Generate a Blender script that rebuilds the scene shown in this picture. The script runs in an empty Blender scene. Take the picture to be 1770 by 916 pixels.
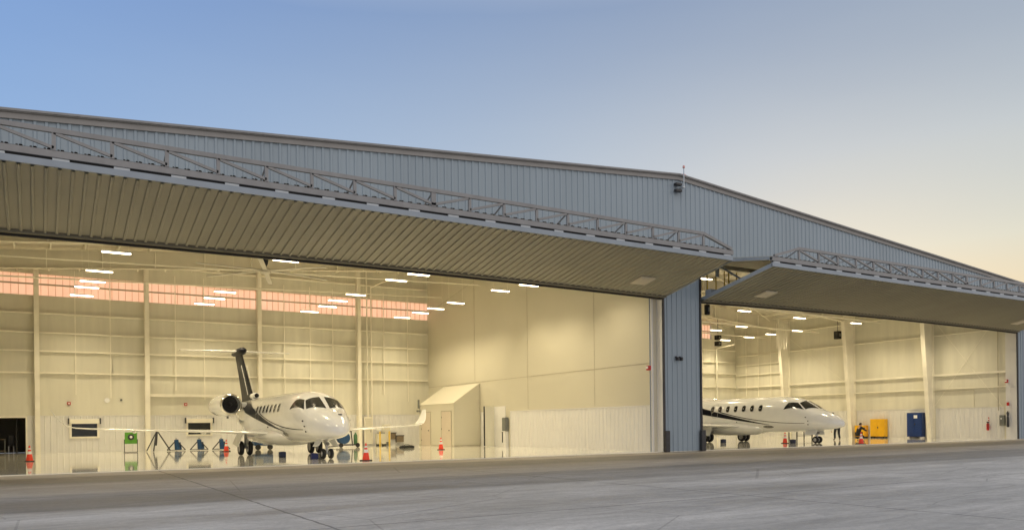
import bpy, math, random
from mathutils import Vector, Matrix
random.seed(7)
PI = math.pi
R = math.radians
C = bpy.context.scene.collection
SC = bpy.context.scene

# ------------------------------------------------------------------ camera
cam = bpy.data.objects.new('camera', bpy.data.cameras.new('camera'))
C.objects.link(cam)
SC.camera = cam
cam.data.sensor_width = 36
cam.data.lens = 27.7
cam.data.shift_y = 0.1565
cam.data.clip_start = 0.1
cam.data.clip_end = 6000
_ya, _ro = R(31.1), R(0.67)
_F = Vector((math.sin(_ya), math.cos(_ya), 0)); _R = Vector((math.cos(_ya), -math.sin(_ya), 0)); _U = Vector((0, 0, 1))
_x = _R * math.cos(_ro) - _U * math.sin(_ro)
_y = _U * math.cos(_ro) + _R * math.sin(_ro)
_m = Matrix((_x, _y, -_F)).transposed().to_4x4()
_m.translation = Vector((0, 0, 1.27))
cam.matrix_world = _m

# ------------------------------------------------------------------ light
SUN_AZ, SUN_EL = R(50), R(4.0)          # azimuth measured from +Y towards +X
sund = Vector((math.sin(SUN_AZ) * math.cos(SUN_EL), math.cos(SUN_AZ) * math.cos(SUN_EL), math.sin(SUN_EL)))
sun = bpy.data.objects.new('sun', bpy.data.lights.new('sun', 'SUN'))
sun.data.energy = 5.0; sun.data.angle = R(0.6); sun.data.color = (1.0, 0.77, 0.50)
sun.rotation_euler = sund.to_track_quat('Z', 'Y').to_euler()
C.objects.link(sun)

w = bpy.data.worlds.new('World'); SC.world = w; w.use_nodes = True
nt = w.node_tree; N = nt.nodes; L = nt.links
N.clear()
out = N.new('ShaderNodeOutputWorld')
sky = N.new('ShaderNodeTexSky'); sky.sky_type = 'NISHITA'; sky.sun_disc = False
sky.sun_elevation = SUN_EL; sky.sun_rotation = SUN_AZ
bg1 = N.new('ShaderNodeBackground'); bg1.inputs[1].default_value = 0.02
L.new(sky.outputs[0], bg1.inputs[0])
tc = N.new('ShaderNodeTexCoord')
sep = N.new('ShaderNodeSeparateXYZ'); L.new(tc.outputs['Generated'], sep.inputs[0])
dot = N.new('ShaderNodeVectorMath'); dot.operation = 'DOT_PRODUCT'
hor = N.new('ShaderNodeVectorMath'); hor.operation = 'MULTIPLY'; hor.inputs[1].default_value = (1, 1, 0)
nrm = N.new('ShaderNodeVectorMath'); nrm.operation = 'NORMALIZE'
L.new(tc.outputs['Generated'], hor.inputs[0]); L.new(hor.outputs[0], nrm.inputs[0]); L.new(nrm.outputs[0], dot.inputs[0])
dot.inputs[1].default_value = (math.sin(R(76)), math.cos(R(76)), 0)
az = N.new('ShaderNodeMapRange'); az.inputs[1].default_value = 0.15; az.inputs[2].default_value = 1.0
L.new(dot.outputs['Value'], az.inputs[0])
skn = N.new('ShaderNodeTexNoise'); skn.inputs['Scale'].default_value = 1.6; skn.inputs['Detail'].default_value = 3
skm = N.new('ShaderNodeMapping'); skm.inputs['Scale'].default_value = (1, 1, 5)
L.new(tc.outputs['Generated'], skm.inputs[0]); L.new(skm.outputs[0], skn.inputs['Vector'])
zz = N.new('ShaderNodeMath'); zz.operation = 'MULTIPLY_ADD'; zz.inputs[1].default_value = 0.07
L.new(skn.outputs[0], zz.inputs[0]); L.new(sep.outputs[2], zz.inputs[2])
def ramp(stops):
    r = N.new('ShaderNodeValToRGB'); e = r.color_ramp.elements
    while len(e) < len(stops): e.new(0.5)
    for el, (p, c) in zip(e, stops):
        el.position = p; el.color = (*c, 1)
    L.new(zz.outputs[0], r.inputs[0])
    return r
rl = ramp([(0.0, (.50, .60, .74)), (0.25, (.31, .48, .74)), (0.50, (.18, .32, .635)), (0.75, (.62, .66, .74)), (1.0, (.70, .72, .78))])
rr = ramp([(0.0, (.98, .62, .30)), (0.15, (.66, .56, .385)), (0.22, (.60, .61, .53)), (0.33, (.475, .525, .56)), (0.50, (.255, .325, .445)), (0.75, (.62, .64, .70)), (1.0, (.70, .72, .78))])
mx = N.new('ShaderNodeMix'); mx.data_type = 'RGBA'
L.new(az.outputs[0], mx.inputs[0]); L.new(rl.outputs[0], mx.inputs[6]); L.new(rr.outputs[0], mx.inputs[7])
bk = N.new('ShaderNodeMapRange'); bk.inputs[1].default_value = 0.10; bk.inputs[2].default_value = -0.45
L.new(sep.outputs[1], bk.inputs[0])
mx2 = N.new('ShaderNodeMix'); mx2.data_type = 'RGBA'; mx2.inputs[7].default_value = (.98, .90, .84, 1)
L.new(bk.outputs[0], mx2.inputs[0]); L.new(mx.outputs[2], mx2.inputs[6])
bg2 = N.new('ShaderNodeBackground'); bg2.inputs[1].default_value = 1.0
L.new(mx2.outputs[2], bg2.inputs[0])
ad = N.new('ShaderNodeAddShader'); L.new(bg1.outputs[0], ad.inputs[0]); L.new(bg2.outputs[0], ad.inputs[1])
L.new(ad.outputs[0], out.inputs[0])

SC.view_settings.view_transform = 'Standard'
SC.view_settings.look = 'None'
SC.view_settings.gamma = 1
SC.view_settings.use_curve_mapping = False
SC.view_settings.exposure = 0.0
SC.render.engine = 'CYCLES'
SC.cycles.use_denoising = True
SC.cycles.max_bounces = 8
SC.cycles.diffuse_bounces = 5
SC.cycles.sample_clamp_indirect = 6
LAMP = 13.0
BEAM = 555.0

# ------------------------------------------------------------------ materials
def mat(name, col, rough=0.6, metal=0.0, var=0.0, vscale=3.0, bump=0.0, bscale=40.0, emit=0.0, stretch=(1, 1, 1), coat=0.0, spec=0.5):
    m = bpy.data.materials.new(name); m.use_nodes = True
    n = m.node_tree.nodes; l = m.node_tree.links
    b = n['Principled BSDF']
    b.inputs['Roughness'].default_value = rough
    b.inputs['Metallic'].default_value = metal
    b.inputs['Specular IOR Level'].default_value = spec
    if coat:
        b.inputs['Coat Weight'].default_value = coat; b.inputs['Coat Roughness'].default_value = 0.05
    b.inputs['Base Color'].default_value = (*col, 1)
    t = n.new('ShaderNodeTexCoord')
    mp = n.new('ShaderNodeMapping'); mp.inputs['Scale'].default_value = stretch
    l.new(t.outputs['Object'], mp.inputs[0])
    if var:
        nz = n.new('ShaderNodeTexNoise'); nz.inputs['Scale'].default_value = vscale; nz.inputs['Detail'].default_value = 6
        l.new(mp.outputs[0], nz.inputs['Vector'])
        mr = n.new('ShaderNodeMapRange'); mr.inputs[1].default_value = .3; mr.inputs[2].default_value = .7
        mr.inputs[3].default_value = 1 - var; mr.inputs[4].default_value = 1 + var
        l.new(nz.outputs[0], mr.inputs[0])
        mu = n.new('ShaderNodeVectorMath'); mu.operation = 'SCALE'; mu.inputs[0].default_value = col
        l.new(mr.outputs[0], mu.inputs['Scale']); l.new(mu.outputs[0], b.inputs['Base Color'])
        m2 = n.new('ShaderNodeMapRange'); m2.inputs[3].default_value = max(0.02, rough - var * .5); m2.inputs[4].default_value = min(1, rough + var * .5)
        l.new(nz.outputs[0], m2.inputs[0]); l.new(m2.outputs[0], b.inputs['Roughness'])
    if bump:
        nb = n.new('ShaderNodeTexNoise'); nb.inputs['Scale'].default_value = bscale; nb.inputs['Detail'].default_value = 4
        l.new(mp.outputs[0], nb.inputs['Vector'])
        bu = n.new('ShaderNodeBump'); bu.inputs['Strength'].default_value = bump; bu.inputs['Distance'].default_value = .02
        l.new(nb.outputs[0], bu.inputs['Height']); l.new(bu.outputs[0], b.inputs['Normal'])
    if emit:
        b.inputs['Emission Color'].default_value = (*col, 1); b.inputs['Emission Strength'].default_value = emit
    return m

M = {}
M['clad'] = mat('blue_grey_cladding', (.28, .35, .425), .42, .0, .07, .35, .08, 8, stretch=(1, 1, .3))
M['trim'] = mat('grey_brown_trim', (.27, .265, .27), .5, 0, .08, 1.5)
M['truss'] = mat('grey_steel', (.245, .25, .265), .5, 0, .10, 3)
M['rail'] = mat('pale_blue_grey_rail', (.27, .32, .385), .4, 0, .06, 2)
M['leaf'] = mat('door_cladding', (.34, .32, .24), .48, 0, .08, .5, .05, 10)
M['black'] = mat('black_rubber', (.012, .012, .013), .7, 0, .2, 8)
M['darksteel'] = mat('dark_steel', (.05, .05, .055), .5, .3, .2, 6)
M['slot'] = mat('bright_steel', (.50, .55, .60), .35, .2, .05, 6)
M['liner'] = mat('cream_liner', (.70, .68, .575), .55, 0, .06, 1.0, .05, 3, stretch=(2.2, 2.2, .25))
M['wains'] = mat('white_liner_panel', (.74, .735, .72), .45, 0, .02, .8)
M['steel_w'] = mat('cream_painted_steel', (.87, .835, .72), .5, 0, .05, 1.5)
M['ceil'] = mat('white_insulation', (.70, .66, .55), .8, 0, .08, 1.2, .2, 5)
M['wpanel'] = mat('cream_smooth_panel', (.62, .59, .48), .5, 0, .03, .25)
M['seam'] = mat('panel_seam', (.46, .42, .33), .7, 0, .1, 2)
M['roof'] = mat('roof_metal', (.35, .36, .37), .4, .3, .06, 1)
M['white'] = mat('aircraft_white', (.80, .81, .81), .16, 0, .02, 2, coat=.6)
M['navy'] = mat('navy_paint', (.004, .006, .013), .4, 0, .1, 2, spec=.18)
M['glass'] = mat('dark_glass', (.015, .018, .02), .12, 0, .2, 3, spec=.5)
M['chrome'] = mat('polished_lip', (.75, .75, .74), .14, 1, .05, 6)
M['tyre'] = mat('tyre_rubber', (.018, .018, .019), .75, 0, .2, 12)
M['hub'] = mat('wheel_hub', (.55, .55, .54), .35, .4, .1, 9)
M['gear'] = mat('gear_steel', (.45, .45, .44), .35, .5, .12, 9)
M['greylens'] = mat('grey_lens', (.16, .16, .15), .3, 0, .35, 14)
M['cone'] = mat('orange_cone', (.82, .055, .02), .5, 0, .06, 8)
M['refl'] = mat('reflective_white', (.85, .82, .80), .35, 0, .04, 20)
M['blue'] = mat('blue_jack_paint', (.012, .06, .16), .4, 0, .2, 6)
M['green'] = mat('green_paint', (.10, .32, .03), .5, 0, .12, 5)
M['yellow'] = mat('yellow_paint', (.80, .44, .01), .4, 0, .06, 3)
M['bluecab'] = mat('blue_cabinet_paint', (.006, .035, .17), .4, 0, .1, 3)
M['grey'] = mat('grey_enclosure', (.16, .17, .16), .5, 0, .1, 5)
M['beige'] = mat('beige_door', (.62, .54, .44), .5, 0, .03, 2)
M['red'] = mat('red_enamel', (.5, .02, .02), .4, 0, .1, 6)
M['paper'] = mat('white_paper', (.85, .85, .85), .7, 0, .03, 9)
M['wood'] = mat('brown_board', (.22, .17, .11), .6, 0, .2, 6, stretch=(1, 1, 6))
M['skin'] = mat('skin', (.45, .26, .18), .55, 0, .06, 12)
M['hair'] = mat('dark_hair', (.02, .015, .012), .7, 0, .3, 40)
M['jeans'] = mat('dark_trousers', (.022, .024, .032), .85, 0, .3, 20)
M['shirt'] = mat('black_jacket', (.010, .010, .012), .85, 0, .3, 20)
M['shirt2'] = mat('pale_shirt', (.62, .64, .66), .85, 0, .08, 20)
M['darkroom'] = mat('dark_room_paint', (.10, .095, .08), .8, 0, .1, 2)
M['gold'] = mat('yellow_strap', (.50, .36, .05), .6, 0, .1, 10)
M['web'] = mat('rafter_web_paint', (.66, .62, .51), .55, 0, .05, 1.5)
M['led'] = mat('lamp_diffuser', (1.0, .84, .55), .5, emit=LAMP)
M['fan'] = mat('fan_blade', (.55, .52, .43), .4, 0, .06, 3)

def glaze_mat():
    m = bpy.data.materials.new('translucent_panel'); m.use_nodes = True
    n = m.node_tree.nodes; l = m.node_tree.links; n.clear()
    o = n.new('ShaderNodeOutputMaterial'); t = n.new('ShaderNodeBsdfTranslucent'); d = n.new('ShaderNodeBsdfDiffuse'); x = n.new('ShaderNodeMixShader')
    tcc = n.new('ShaderNodeTexCoord'); nz = n.new('ShaderNodeTexNoise'); nz.inputs['Scale'].default_value = 1.2
    mp = n.new('ShaderNodeMapping'); mp.inputs['Scale'].default_value = (3, 1, .2)
    l.new(tcc.outputs['Object'], mp.inputs[0]); l.new(mp.outputs[0], nz.inputs['Vector'])
    mr = n.new('ShaderNodeMix'); mr.data_type = 'RGBA'; mr.inputs[6].default_value = (.98, .77, .66, 1); mr.inputs[7].default_value = (.99, .84, .76, 1)
    l.new(nz.outputs[0], mr.inputs[0]); l.new(mr.outputs[2], t.inputs[0]); l.new(mr.outputs[2], d.inputs[0])
    x.inputs[0].default_value = .2
    l.new(t.outputs[0], x.inputs[1]); l.new(d.outputs[0], x.inputs[2]); l.new(x.outputs[0], o.inputs[0])
    return m
M['glaze'] = glaze_mat()

# ------------------------------------------------------------------ helpers
class MB:
    def __init__(s): s.v = []; s.f = []
    def add(s, vs, fs):
        k = len(s.v); s.v += [tuple(p) for p in vs]; s.f += [tuple(i + k for i in f) for f in fs]; return s
    def box(s, x0, y0, z0, x1, y1, z1):
        return s.add([(x0, y0, z0), (x1, y0, z0), (x1, y1, z0), (x0, y1, z0), (x0, y0, z1), (x1, y0, z1), (x1, y1, z1), (x0, y1, z1)],
                     [(0, 3, 2, 1), (4, 5, 6, 7), (0, 1, 5, 4), (1, 2, 6, 5), (2, 3, 7, 6), (3, 0, 4, 7)])
    def cbox(s, c, d): return s.box(c[0] - d[0] / 2, c[1] - d[1] / 2, c[2] - d[2] / 2, c[0] + d[0] / 2, c[1] + d[1] / 2, c[2] + d[2] / 2)
    def bar(s, p, q, a, b, up=(0, 0, 1)):
        p = Vector(p); q = Vector(q); d = (q - p).normalized(); u = Vector(up)
        if abs(d.dot(u)) > .98: u = Vector((0, 1, 0))
        sx = d.cross(u).normalized(); sz = sx.cross(d).normalized()
        vs = []
        for e in (p, q):
            for i, j in ((-1, -1), (1, -1), (1, 1), (-1, 1)): vs.append(e + sx * a / 2 * i + sz * b / 2 * j)
        return s.add(vs, [(3, 2, 1, 0), (4, 5, 6, 7), (0, 1, 5, 4), (1, 2, 6, 5), (2, 3, 7, 6), (3, 0, 4, 7)])
    def tube(s, p, q, r0, r1=None, n=12, caps=True):
        r1 = r0 if r1 is None else r1
        p = Vector(p); q = Vector(q); d = (q - p).normalized(); u = Vector((0, 0, 1))
        if abs(d.dot(u)) > .95: u = Vector((0, 1, 0))
        a = d.cross(u).normalized(); b = a.cross(d).normalized(); vs = []
        for e, r in ((p, r0), (q, r1)):
            for i in range(n):
                t = 2 * PI * i / n; vs.append(e + a * r * math.cos(t) + b * r * math.sin(t))
        fs = [(i, (i + 1) % n, n + (i + 1) % n, n + i) for i in range(n)]
        if caps: fs += [tuple(range(n - 1, -1, -1)), tuple(range(n, 2 * n))]
        return s.add(vs, fs)
    def path(s, pts, r, n=8):
        for a, b in zip(pts, pts[1:]): s.tube(a, b, r, n=n)
        return s
    def lathe(s, prof, o=(0, 0, 0), axis='Z', n=24, close=False):
        vs = []
        for r, h in prof:
            for i in range(n):
                t = 2 * PI * i / n; c, q = r * math.cos(t), r * math.sin(t)
                p = {'Z': (c, q, h), 'Y': (c, h, q), 'X': (h, c, q)}[axis]
                vs.append((p[0] + o[0], p[1] + o[1], p[2] + o[2]))
        fs = []; m = len(prof)
        for k in range(m - 1 + (1 if close else 0)):
            k2 = (k + 1) % m
            for i in range(n): fs.append((k * n + i, k * n + (i + 1) % n, k2 * n + (i + 1) % n, k2 * n + i))
        if not close: fs += [tuple(range(n - 1, -1, -1)), tuple((m - 1) * n + i for i in range(n))]
        return s.add(vs, fs)
    def loft(s, rings, caps=True):
        n = len(rings[0]); vs = [p for r in rings for p in r]; fs = []
        for k in range(len(rings) - 1):
            for i in range(n): fs.append((k * n + i, k * n + (i + 1) % n, (k + 1) * n + (i + 1) % n, (k + 1) * n + i))
        if caps: fs += [tuple(range(n - 1, -1, -1)), tuple((len(rings) - 1) * n + i for i in range(n))]
        return s.add(vs, fs)
    def grid(s, g):
        a, b = len(g), len(g[0]); vs = [p for r in g for p in r]
        return s.add(vs, [(i * b + j, i * b + j + 1, (i + 1) * b + j + 1, (i + 1) * b + j) for i in range(a - 1) for j in range(b - 1)])
    def prism(s, poly, d):
        n = len(poly); vs = [Vector(p) for p in poly] + [Vector(p) + Vector(d) for p in poly]
        return s.add(vs, [tuple(range(n - 1, -1, -1)), tuple(range(n, 2 * n))] + [(i, (i + 1) % n, n + (i + 1) % n, n + i) for i in range(n)])
    def build(s, name, m, parent=None, smooth=False, bevel=0, local=False):
        off = Vector((0, 0, 0))
        if parent is not None and not local: off = Vector(parent.get('_o', (0, 0, 0)))
        me = bpy.data.meshes.new(name)
        me.from_pydata([tuple(Vector(p) - off) for p in s.v], [], s.f); me.update()
        import bmesh
        bm = bmesh.new(); bm.from_mesh(me); bmesh.ops.recalc_face_normals(bm, faces=bm.faces); bm.to_mesh(me); bm.free()
        me.materials.append(m if not isinstance(m, str) else M[m])
        if smooth:
            for p in me.polygons: p.use_smooth = True
            me.set_sharp_from_angle(angle=R(40))
        o = bpy.data.objects.new(name, me); C.objects.link(o)
        if parent is not None: o.parent = parent; o['_o'] = tuple(off)
        if bevel:
            b = o.modifiers.new('bevel', 'BEVEL'); b.width = bevel; b.segments = 2; b.limit_method = 'ANGLE'
        return o
def tag(o, label=None, cat=None, group=None, kind=None):
    if label: o['label'] = label
    if cat: o['category'] = cat
    if group: o['group'] = group
    if kind: o['kind'] = kind
    return o
def thing(name, loc, label, cat, group=None, rz=0):
    o = bpy.data.objects.new(name, None); C.objects.link(o); o.location = loc; o.rotation_euler = (0, 0, rz)
    o['_o'] = tuple(loc) if rz == 0 else (0, 0, 0); o.empty_display_size = .2
    return tag(o, label, cat, group)
def copy_tree(o, parent=None):
    c = o.copy(); C.objects.link(c); c.parent = parent
    for ch in list(o.children): copy_tree(ch, c)
    return c

def ribs(x0, x1, p=.3, d=.035, w=.07, slope=.022):
    out = []; x = x0
    while x < x1 - 1e-4:
        for dx, o in ((0, 0), (p - w - 2 * slope, 0), (p - w - slope, d), (p - slope, d)):
            if x + dx <= x1: out.append((x + dx, o))
        x += p
    out.append((x1, 0)); return out
RX, RZ, RS = 25.5, 12.76, .082
def roof(x): return RZ - RS * abs(x - RX)
XL, XR = -6.2, 57.2
YF, YB = 27.3, 51.9
WL, WR, PX = -4.6, 55.6, 24.3

# ------------------------------------------------------------------ ground
def ground_mat():
    m = bpy.data.materials.new('apron_pavement'); m.use_nodes = True
    n = m.node_tree.nodes; l = m.node_tree.links; b = n['Principled BSDF']
    t = n.new('ShaderNodeTexCoord'); sp = n.new('ShaderNodeSeparateXYZ'); l.new(t.outputs['Object'], sp.inputs[0])
    def noise(sc, st, det=5, rough=.6, dist=0):
        mp = n.new('ShaderNodeMapping'); mp.inputs['Scale'].default_value = st; l.new(t.outputs['Object'], mp.inputs[0])
        z = n.new('ShaderNodeTexNoise'); z.inputs['Scale'].default_value = sc; z.inputs['Detail'].default_value = det; z.inputs['Roughness'].default_value = rough; z.inputs['Distortion'].default_value = dist
        l.new(mp.outputs[0], z.inputs['Vector']); return z.outputs[0]
    def math_(op, a, b_=None, c=None):
        k = n.new('ShaderNodeMath'); k.operation = op
        for i, q in enumerate((a, b_, c)):
            if q is None: continue
            if isinstance(q, (int, float)): k.inputs[i].default_value = q
            else: l.new(q, k.inputs[i])
        return k.outputs[0]
    def mixc(f, a, b_, blend='MIX'):
        k = n.new('ShaderNodeMix'); k.data_type = 'RGBA'; k.blend_type = blend
        l.new(f, k.inputs[0]) if not isinstance(f, (int, float)) else setattr(k.inputs[0], 'default_value', f)
        for i, q in ((6, a), (7, b_)):
            if isinstance(q, tuple): k.inputs[i].default_value = (*q, 1)
            else: l.new(q, k.inputs[i])
        return k.outputs[2]
    wob = noise(.6, (.25, 1, 1), 4)
    y = math_('ADD', sp.outputs[1], math_('MULTIPLY', math_('SUBTRACT', wob, .5), .9))
    cr = n.new('ShaderNodeValToRGB'); cr.color_ramp.interpolation = 'LINEAR'
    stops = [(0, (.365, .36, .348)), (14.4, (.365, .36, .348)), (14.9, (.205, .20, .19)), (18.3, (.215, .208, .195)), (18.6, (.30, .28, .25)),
             (21.6, (.27, .245, .21)), (22.4, (.175, .16, .13)), (25.0, (.18, .16, .13)), (25.6, (.31, .28, .23)), (27.6, (.33, .30, .25))]  # tan at the sill has interior light put into its colour
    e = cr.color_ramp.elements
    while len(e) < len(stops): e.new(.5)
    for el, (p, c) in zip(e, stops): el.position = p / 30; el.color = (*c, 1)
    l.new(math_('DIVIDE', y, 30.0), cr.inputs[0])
    col = cr.outputs[0]
    # broad stains, drawn out along the building, and tyre-swept streaks
    a = noise(.35, (.18, 1, 1), 6, .65)
    mr = n.new('ShaderNodeMapRange'); mr.inputs[1].default_value = .33; mr.inputs[2].default_value = .67; mr.inputs[3].default_value = .62; mr.inputs[4].default_value = 1.36
    l.new(a, mr.inputs[0])
    a2 = noise(1.3, (.4, 1.4, 1), 8, .72, 1.6)
    m2 = n.new('ShaderNodeMapRange'); m2.inputs[1].default_value = .3; m2.inputs[2].default_value = .7; m2.inputs[3].default_value = .76; m2.inputs[4].default_value = 1.24
    l.new(a2, m2.inputs[0])
    a3 = noise(16, (1, 1, 1), 6, .8)
    m3 = n.new('ShaderNodeMapRange'); m3.inputs[1].default_value = .25; m3.inputs[2].default_value = .75; m3.inputs[3].default_value = .74; m3.inputs[4].default_value = 1.26
    l.new(a3, m3.inputs[0])
    f = math_('MULTIPLY', math_('MULTIPLY', mr.outputs[0], m2.outputs[0]), m3.outputs[0])
    # joints
    def joint(coord, off, per, wd):
        q = math_('FRACT', math_('DIVIDE', math_('SUBTRACT', coord, off), per))
        q = math_('ABSOLUTE', math_('SUBTRACT', q, .5))
        return math_('GREATER_THAN', q, .5 - wd / per / 2)
    wx = math_('ADD', sp.outputs[0], math_('MULTIPLY', noise(1.5, (1, 1, 1), 3), .08))
    wy = math_('ADD', sp.outputs[1], math_('MULTIPLY', noise(1.7, (1, 1, 1), 3), .08))
    j = math_('MAXIMUM', joint(wx, 3.33, 7.6, .05), joint(wy, 10.0, 7.6, .05))
    f = math_('MULTIPLY', f, math_('SUBTRACT', 1.0, math_('MULTIPLY', j, .55)))
    # fine cracks
    vo = n.new('ShaderNodeTexVoronoi'); vo.feature = 'DISTANCE_TO_EDGE'; vo.inputs['Scale'].default_value = .22; l.new(t.outputs['Object'], vo.inputs['Vector'])
    ck = math_('LESS_THAN', vo.outputs['Distance'], .0032)
    f = math_('MULTIPLY', f, math_('SUBTRACT', 1.0, math_('MULTIPLY', ck, .25)))
    sc = n.new('ShaderNodeVectorMath'); sc.operation = 'SCALE'; l.new(col, sc.inputs[0]); l.new(f, sc.inputs['Scale'])
    l.new(sc.outputs[0], b.inputs['Base Color'])
    rm = n.new('ShaderNodeMapRange'); rm.inputs[1].default_value = .3; rm.inputs[2].default_value = .7; rm.inputs[3].default_value = .42; rm.inputs[4].default_value = .8
    l.new(a, rm.inputs[0]); l.new(rm.outputs[0], b.inputs['Roughness'])
    bu = n.new('ShaderNodeBump'); bu.inputs['Strength'].default_value = .35; bu.inputs['Distance'].default_value = .01
    l.new(a3, bu.inputs['Height']); l.new(bu.outputs[0], b.inputs['Normal'])
    return m
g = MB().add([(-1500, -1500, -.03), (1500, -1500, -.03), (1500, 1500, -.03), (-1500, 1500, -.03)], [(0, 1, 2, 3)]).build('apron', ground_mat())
g['kind'] = 'structure'

def floor_mat():
    m = mat('glossy_epoxy_floor', (.84, .82, .73), .05, 0, .04, .5, coat=.2)
    return m
fl = MB().box(XL + .3, YF - .05, -.029, XR - .3, YB + 3.2, 0).build('floor', floor_mat()); fl['kind'] = 'structure'

# ------------------------------------------------------------------ hangar
H = thing('hangar', (RX, YF, 0), 'wide blue grey metal hangar with a low gable roof and two open bays', 'hangar')
def strip(mb, x0, x1, y, zb, zt, sgn=-1, **k):
    pr = ribs(x0, x1, **k)
    for (a, oa), (b, ob) in zip(pr, pr[1:]):
        if b - a < 1e-5: continue
        mb.add([(a, y + sgn * oa, zb(a)), (b, y + sgn * ob, zb(b)), (b, y + sgn * ob, zt(b)), (a, y + sgn * oa, zt(a))], [(0, 1, 2, 3)])
HZ = 9.05
mb = MB(); 
for a, b in ((XL, RX), (RX, XR)): strip(mb, a, b, YF - .10, lambda x: HZ, lambda x: roof(x) - .03)
mb.add([(XL, YF, HZ), (XR, YF, HZ), (XR, YF, roof(XR) - .05), (RX, YF, roof(RX) - .05), (XL, YF, roof(XL) - .05)], [(0, 1, 2, 3, 4)])
mb.box(XL, YF - .1, HZ - .02, XR, YF + .2, HZ + .004)
mb.build('gable_wall', 'clad', H)
MB().box(XL + .1, YF - .16, HZ - .16, XR - .1, YF - .06, HZ - .03).build('header_trim', 'rail', H)
MB().box(XL + .4, YF + .02, HZ - .35, XR - .4, YF + .3, HZ - .03).build('header_beam', 'steel_w', H)
def pier(x0, x1, name):
    mb = MB(); strip(mb, x0, x1, YF - .06, lambda x: 0, lambda x: HZ - .021, p=.3)
    mb.box(x0, YF - .055, 0, x1, YF + .25, HZ - .021)
    return mb.build(name, 'clad', H)
p1 = pier(24.58, 26.86, 'centre_pier'); pier(XL, -3.92, 'end_pier'); pier(55.3, XR, 'end_pier')
for x, s in ((24.5, 1), (26.9, -1), (-3.9, -1), (55.28, 1)):
    MB().box(min(x, x + s * .09), YF - .13, 0, max(x, x + s * .09), YF - .062, HZ - .03).build('jamb_trim', 'darksteel', H)
    if x != 26.9: MB().box(min(x, x - s * .02), YF - .058, 0, max(x, x - s * .02), YF + .33, HZ - .37).build('jamb_lining', 'wains', H)
for x in (24.62, 26.86):
    MB().box(x - .16, YF - .28, -.02, x + .10, YF - .12, .95).build('corner_guard', 'darksteel', H, bevel=.02)
for s in (0, 1):   # rake trim: two stepped courses with a drip edge
    a, b = ((XL - .3, RX), (RX, XR + .3))[s]
    for nm, y0, y1, z0, z1, mt in (('rake_fascia', -.18, -.10, -.25, -.075, 'trim'), ('rake_cap', -.24, -.10, -.075, .0, 'trim'), ('rake_gutter', -.28, -.242, -.05, .02, 'truss')):
        MB().prism([(a, YF + y0, roof(a) + z0), (b, YF + y0, roof(b) + z0), (b, YF + y0, roof(b) + z1), (a, YF + y0, roof(a) + z1)], (0, y1 - y0, 0)).build(nm, mt, H)
mb = MB()
for a, b in ((XL - .3, RX), (RX, XR + .3)):
    mb.prism([(a, YF - .095, roof(a) - .06), (b, YF - .095, roof(b) - .06), (b, YF - .095, roof(b) + .0), (a, YF - .095, roof(a) + .0)], (0, YB - YF + 1, 0))
mb.build('roof', 'roof', H)
mb = MB()
for a, b in ((XL + .2, RX), (RX, XR - .2)):
    mb.prism([(a, YF + .02, roof(a) - .16), (b, YF + .02, roof(b) - .16), (b, YF + .02, roof(b) - .07), (a, YF + .02, roof(a) - .07)], (0, YB - YF + .1, 0))
mb.build('ceiling_lining', 'ceil', H)
x = WL + .7
while x < WR:
    if abs(x - PX) > .3:
        MB().box(x - .035, YF + .3, roof(x) - .38, x + .035, YB, roof(x) - .18).build('purlin', 'steel_w', H)
    x += 1.525

# back wall with the strip of translucent panels
GZ0, GZ1 = 8.92, 10.14
def backwall(x0, x1, holes=()):
    mb = MB(); xs = x0
    for hx0, hx1, hz in holes:
        mb.box(xs, YB, 0, hx0, YB + .2, GZ0); mb.box(hx0, YB, hz, hx1, YB + .2, GZ0); xs = hx1
    mb.box(xs, YB, 0, x1, YB + .2, GZ0)
    mb.prism([(x0, YB, GZ1), (x1, YB, GZ1), (x1, YB, roof(x1) - .1)] + ([(RX, YB, roof(RX) - .1)] if x0 < RX < x1 else []) + [(x0, YB, roof(x0) - .1)], (0, .2, 0))
    return mb.build('back_wall', 'liner', H)
backwall(WL - .2, PX + .2, [(-2.6, -.47, 2.06)])
b2 = backwall(PX + .25, 52.6); 
MB().prism([(52.6, YB, 0), (WR + .3, YB, 0), (WR + .3, YB, roof(WR) - .1), (52.6, YB, roof(52.6) - .1)], (0, .2, 0)).build('back_wall', 'liner', H)
def glazing(x0, x1):
    o = MB().box(x0, YB + .08, GZ0, x1, YB + .10, GZ1).build('glazing_strip', 'glaze', H)
    mb = MB(); x = x0 + .2
    while x < x1:
        mb.box(x - .013, YB + .05, GZ0, x + .013, YB + .075, GZ1); x += .36
    mb.build('panel_rib', M['glaze2'], o); MB().box(x0, YB + .0, 9.52, x1, YB + .07, 9.60).build('mid_rail', M['seam'], o)
M['glaze2'] = mat('panel_rib_tint', (.75, .48, .32), .6, 0, .05, 3)
glazing(WL, PX); glazing(PX + .3, 52.5)
def wains(x0, x1, y, sgn, name='wainscot', along='X', zt=2.1):
    mb = MB(); pr = ribs(x0, x1, p=.3, d=.022, w=.04)
    for (a, oa), (b, ob) in zip(pr, pr[1:]):
        if b - a < 1e-5: continue
        if along == 'X': mb.add([(a, y + sgn * oa, 0), (b, y + sgn * ob, 0), (b, y + sgn * ob, zt), (a, y + sgn * oa, zt)], [(0, 1, 2, 3)])
        else: mb.add([(y + sgn * oa, a, 0), (y + sgn * ob, b, 0), (y + sgn * ob, b, zt), (y + sgn * oa, a, zt)], [(0, 1, 2, 3)])
    if along == 'X': mb.box(x0, y - .03 if sgn < 0 else y, zt, x1, y if sgn < 0 else y + .03, zt + .04)
    else: mb.box(y - .03 if sgn < 0 else y, x0, zt, y if sgn < 0 else y + .03, x1, zt + .04)
    return mb.build(name, 'wains', H)
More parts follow.
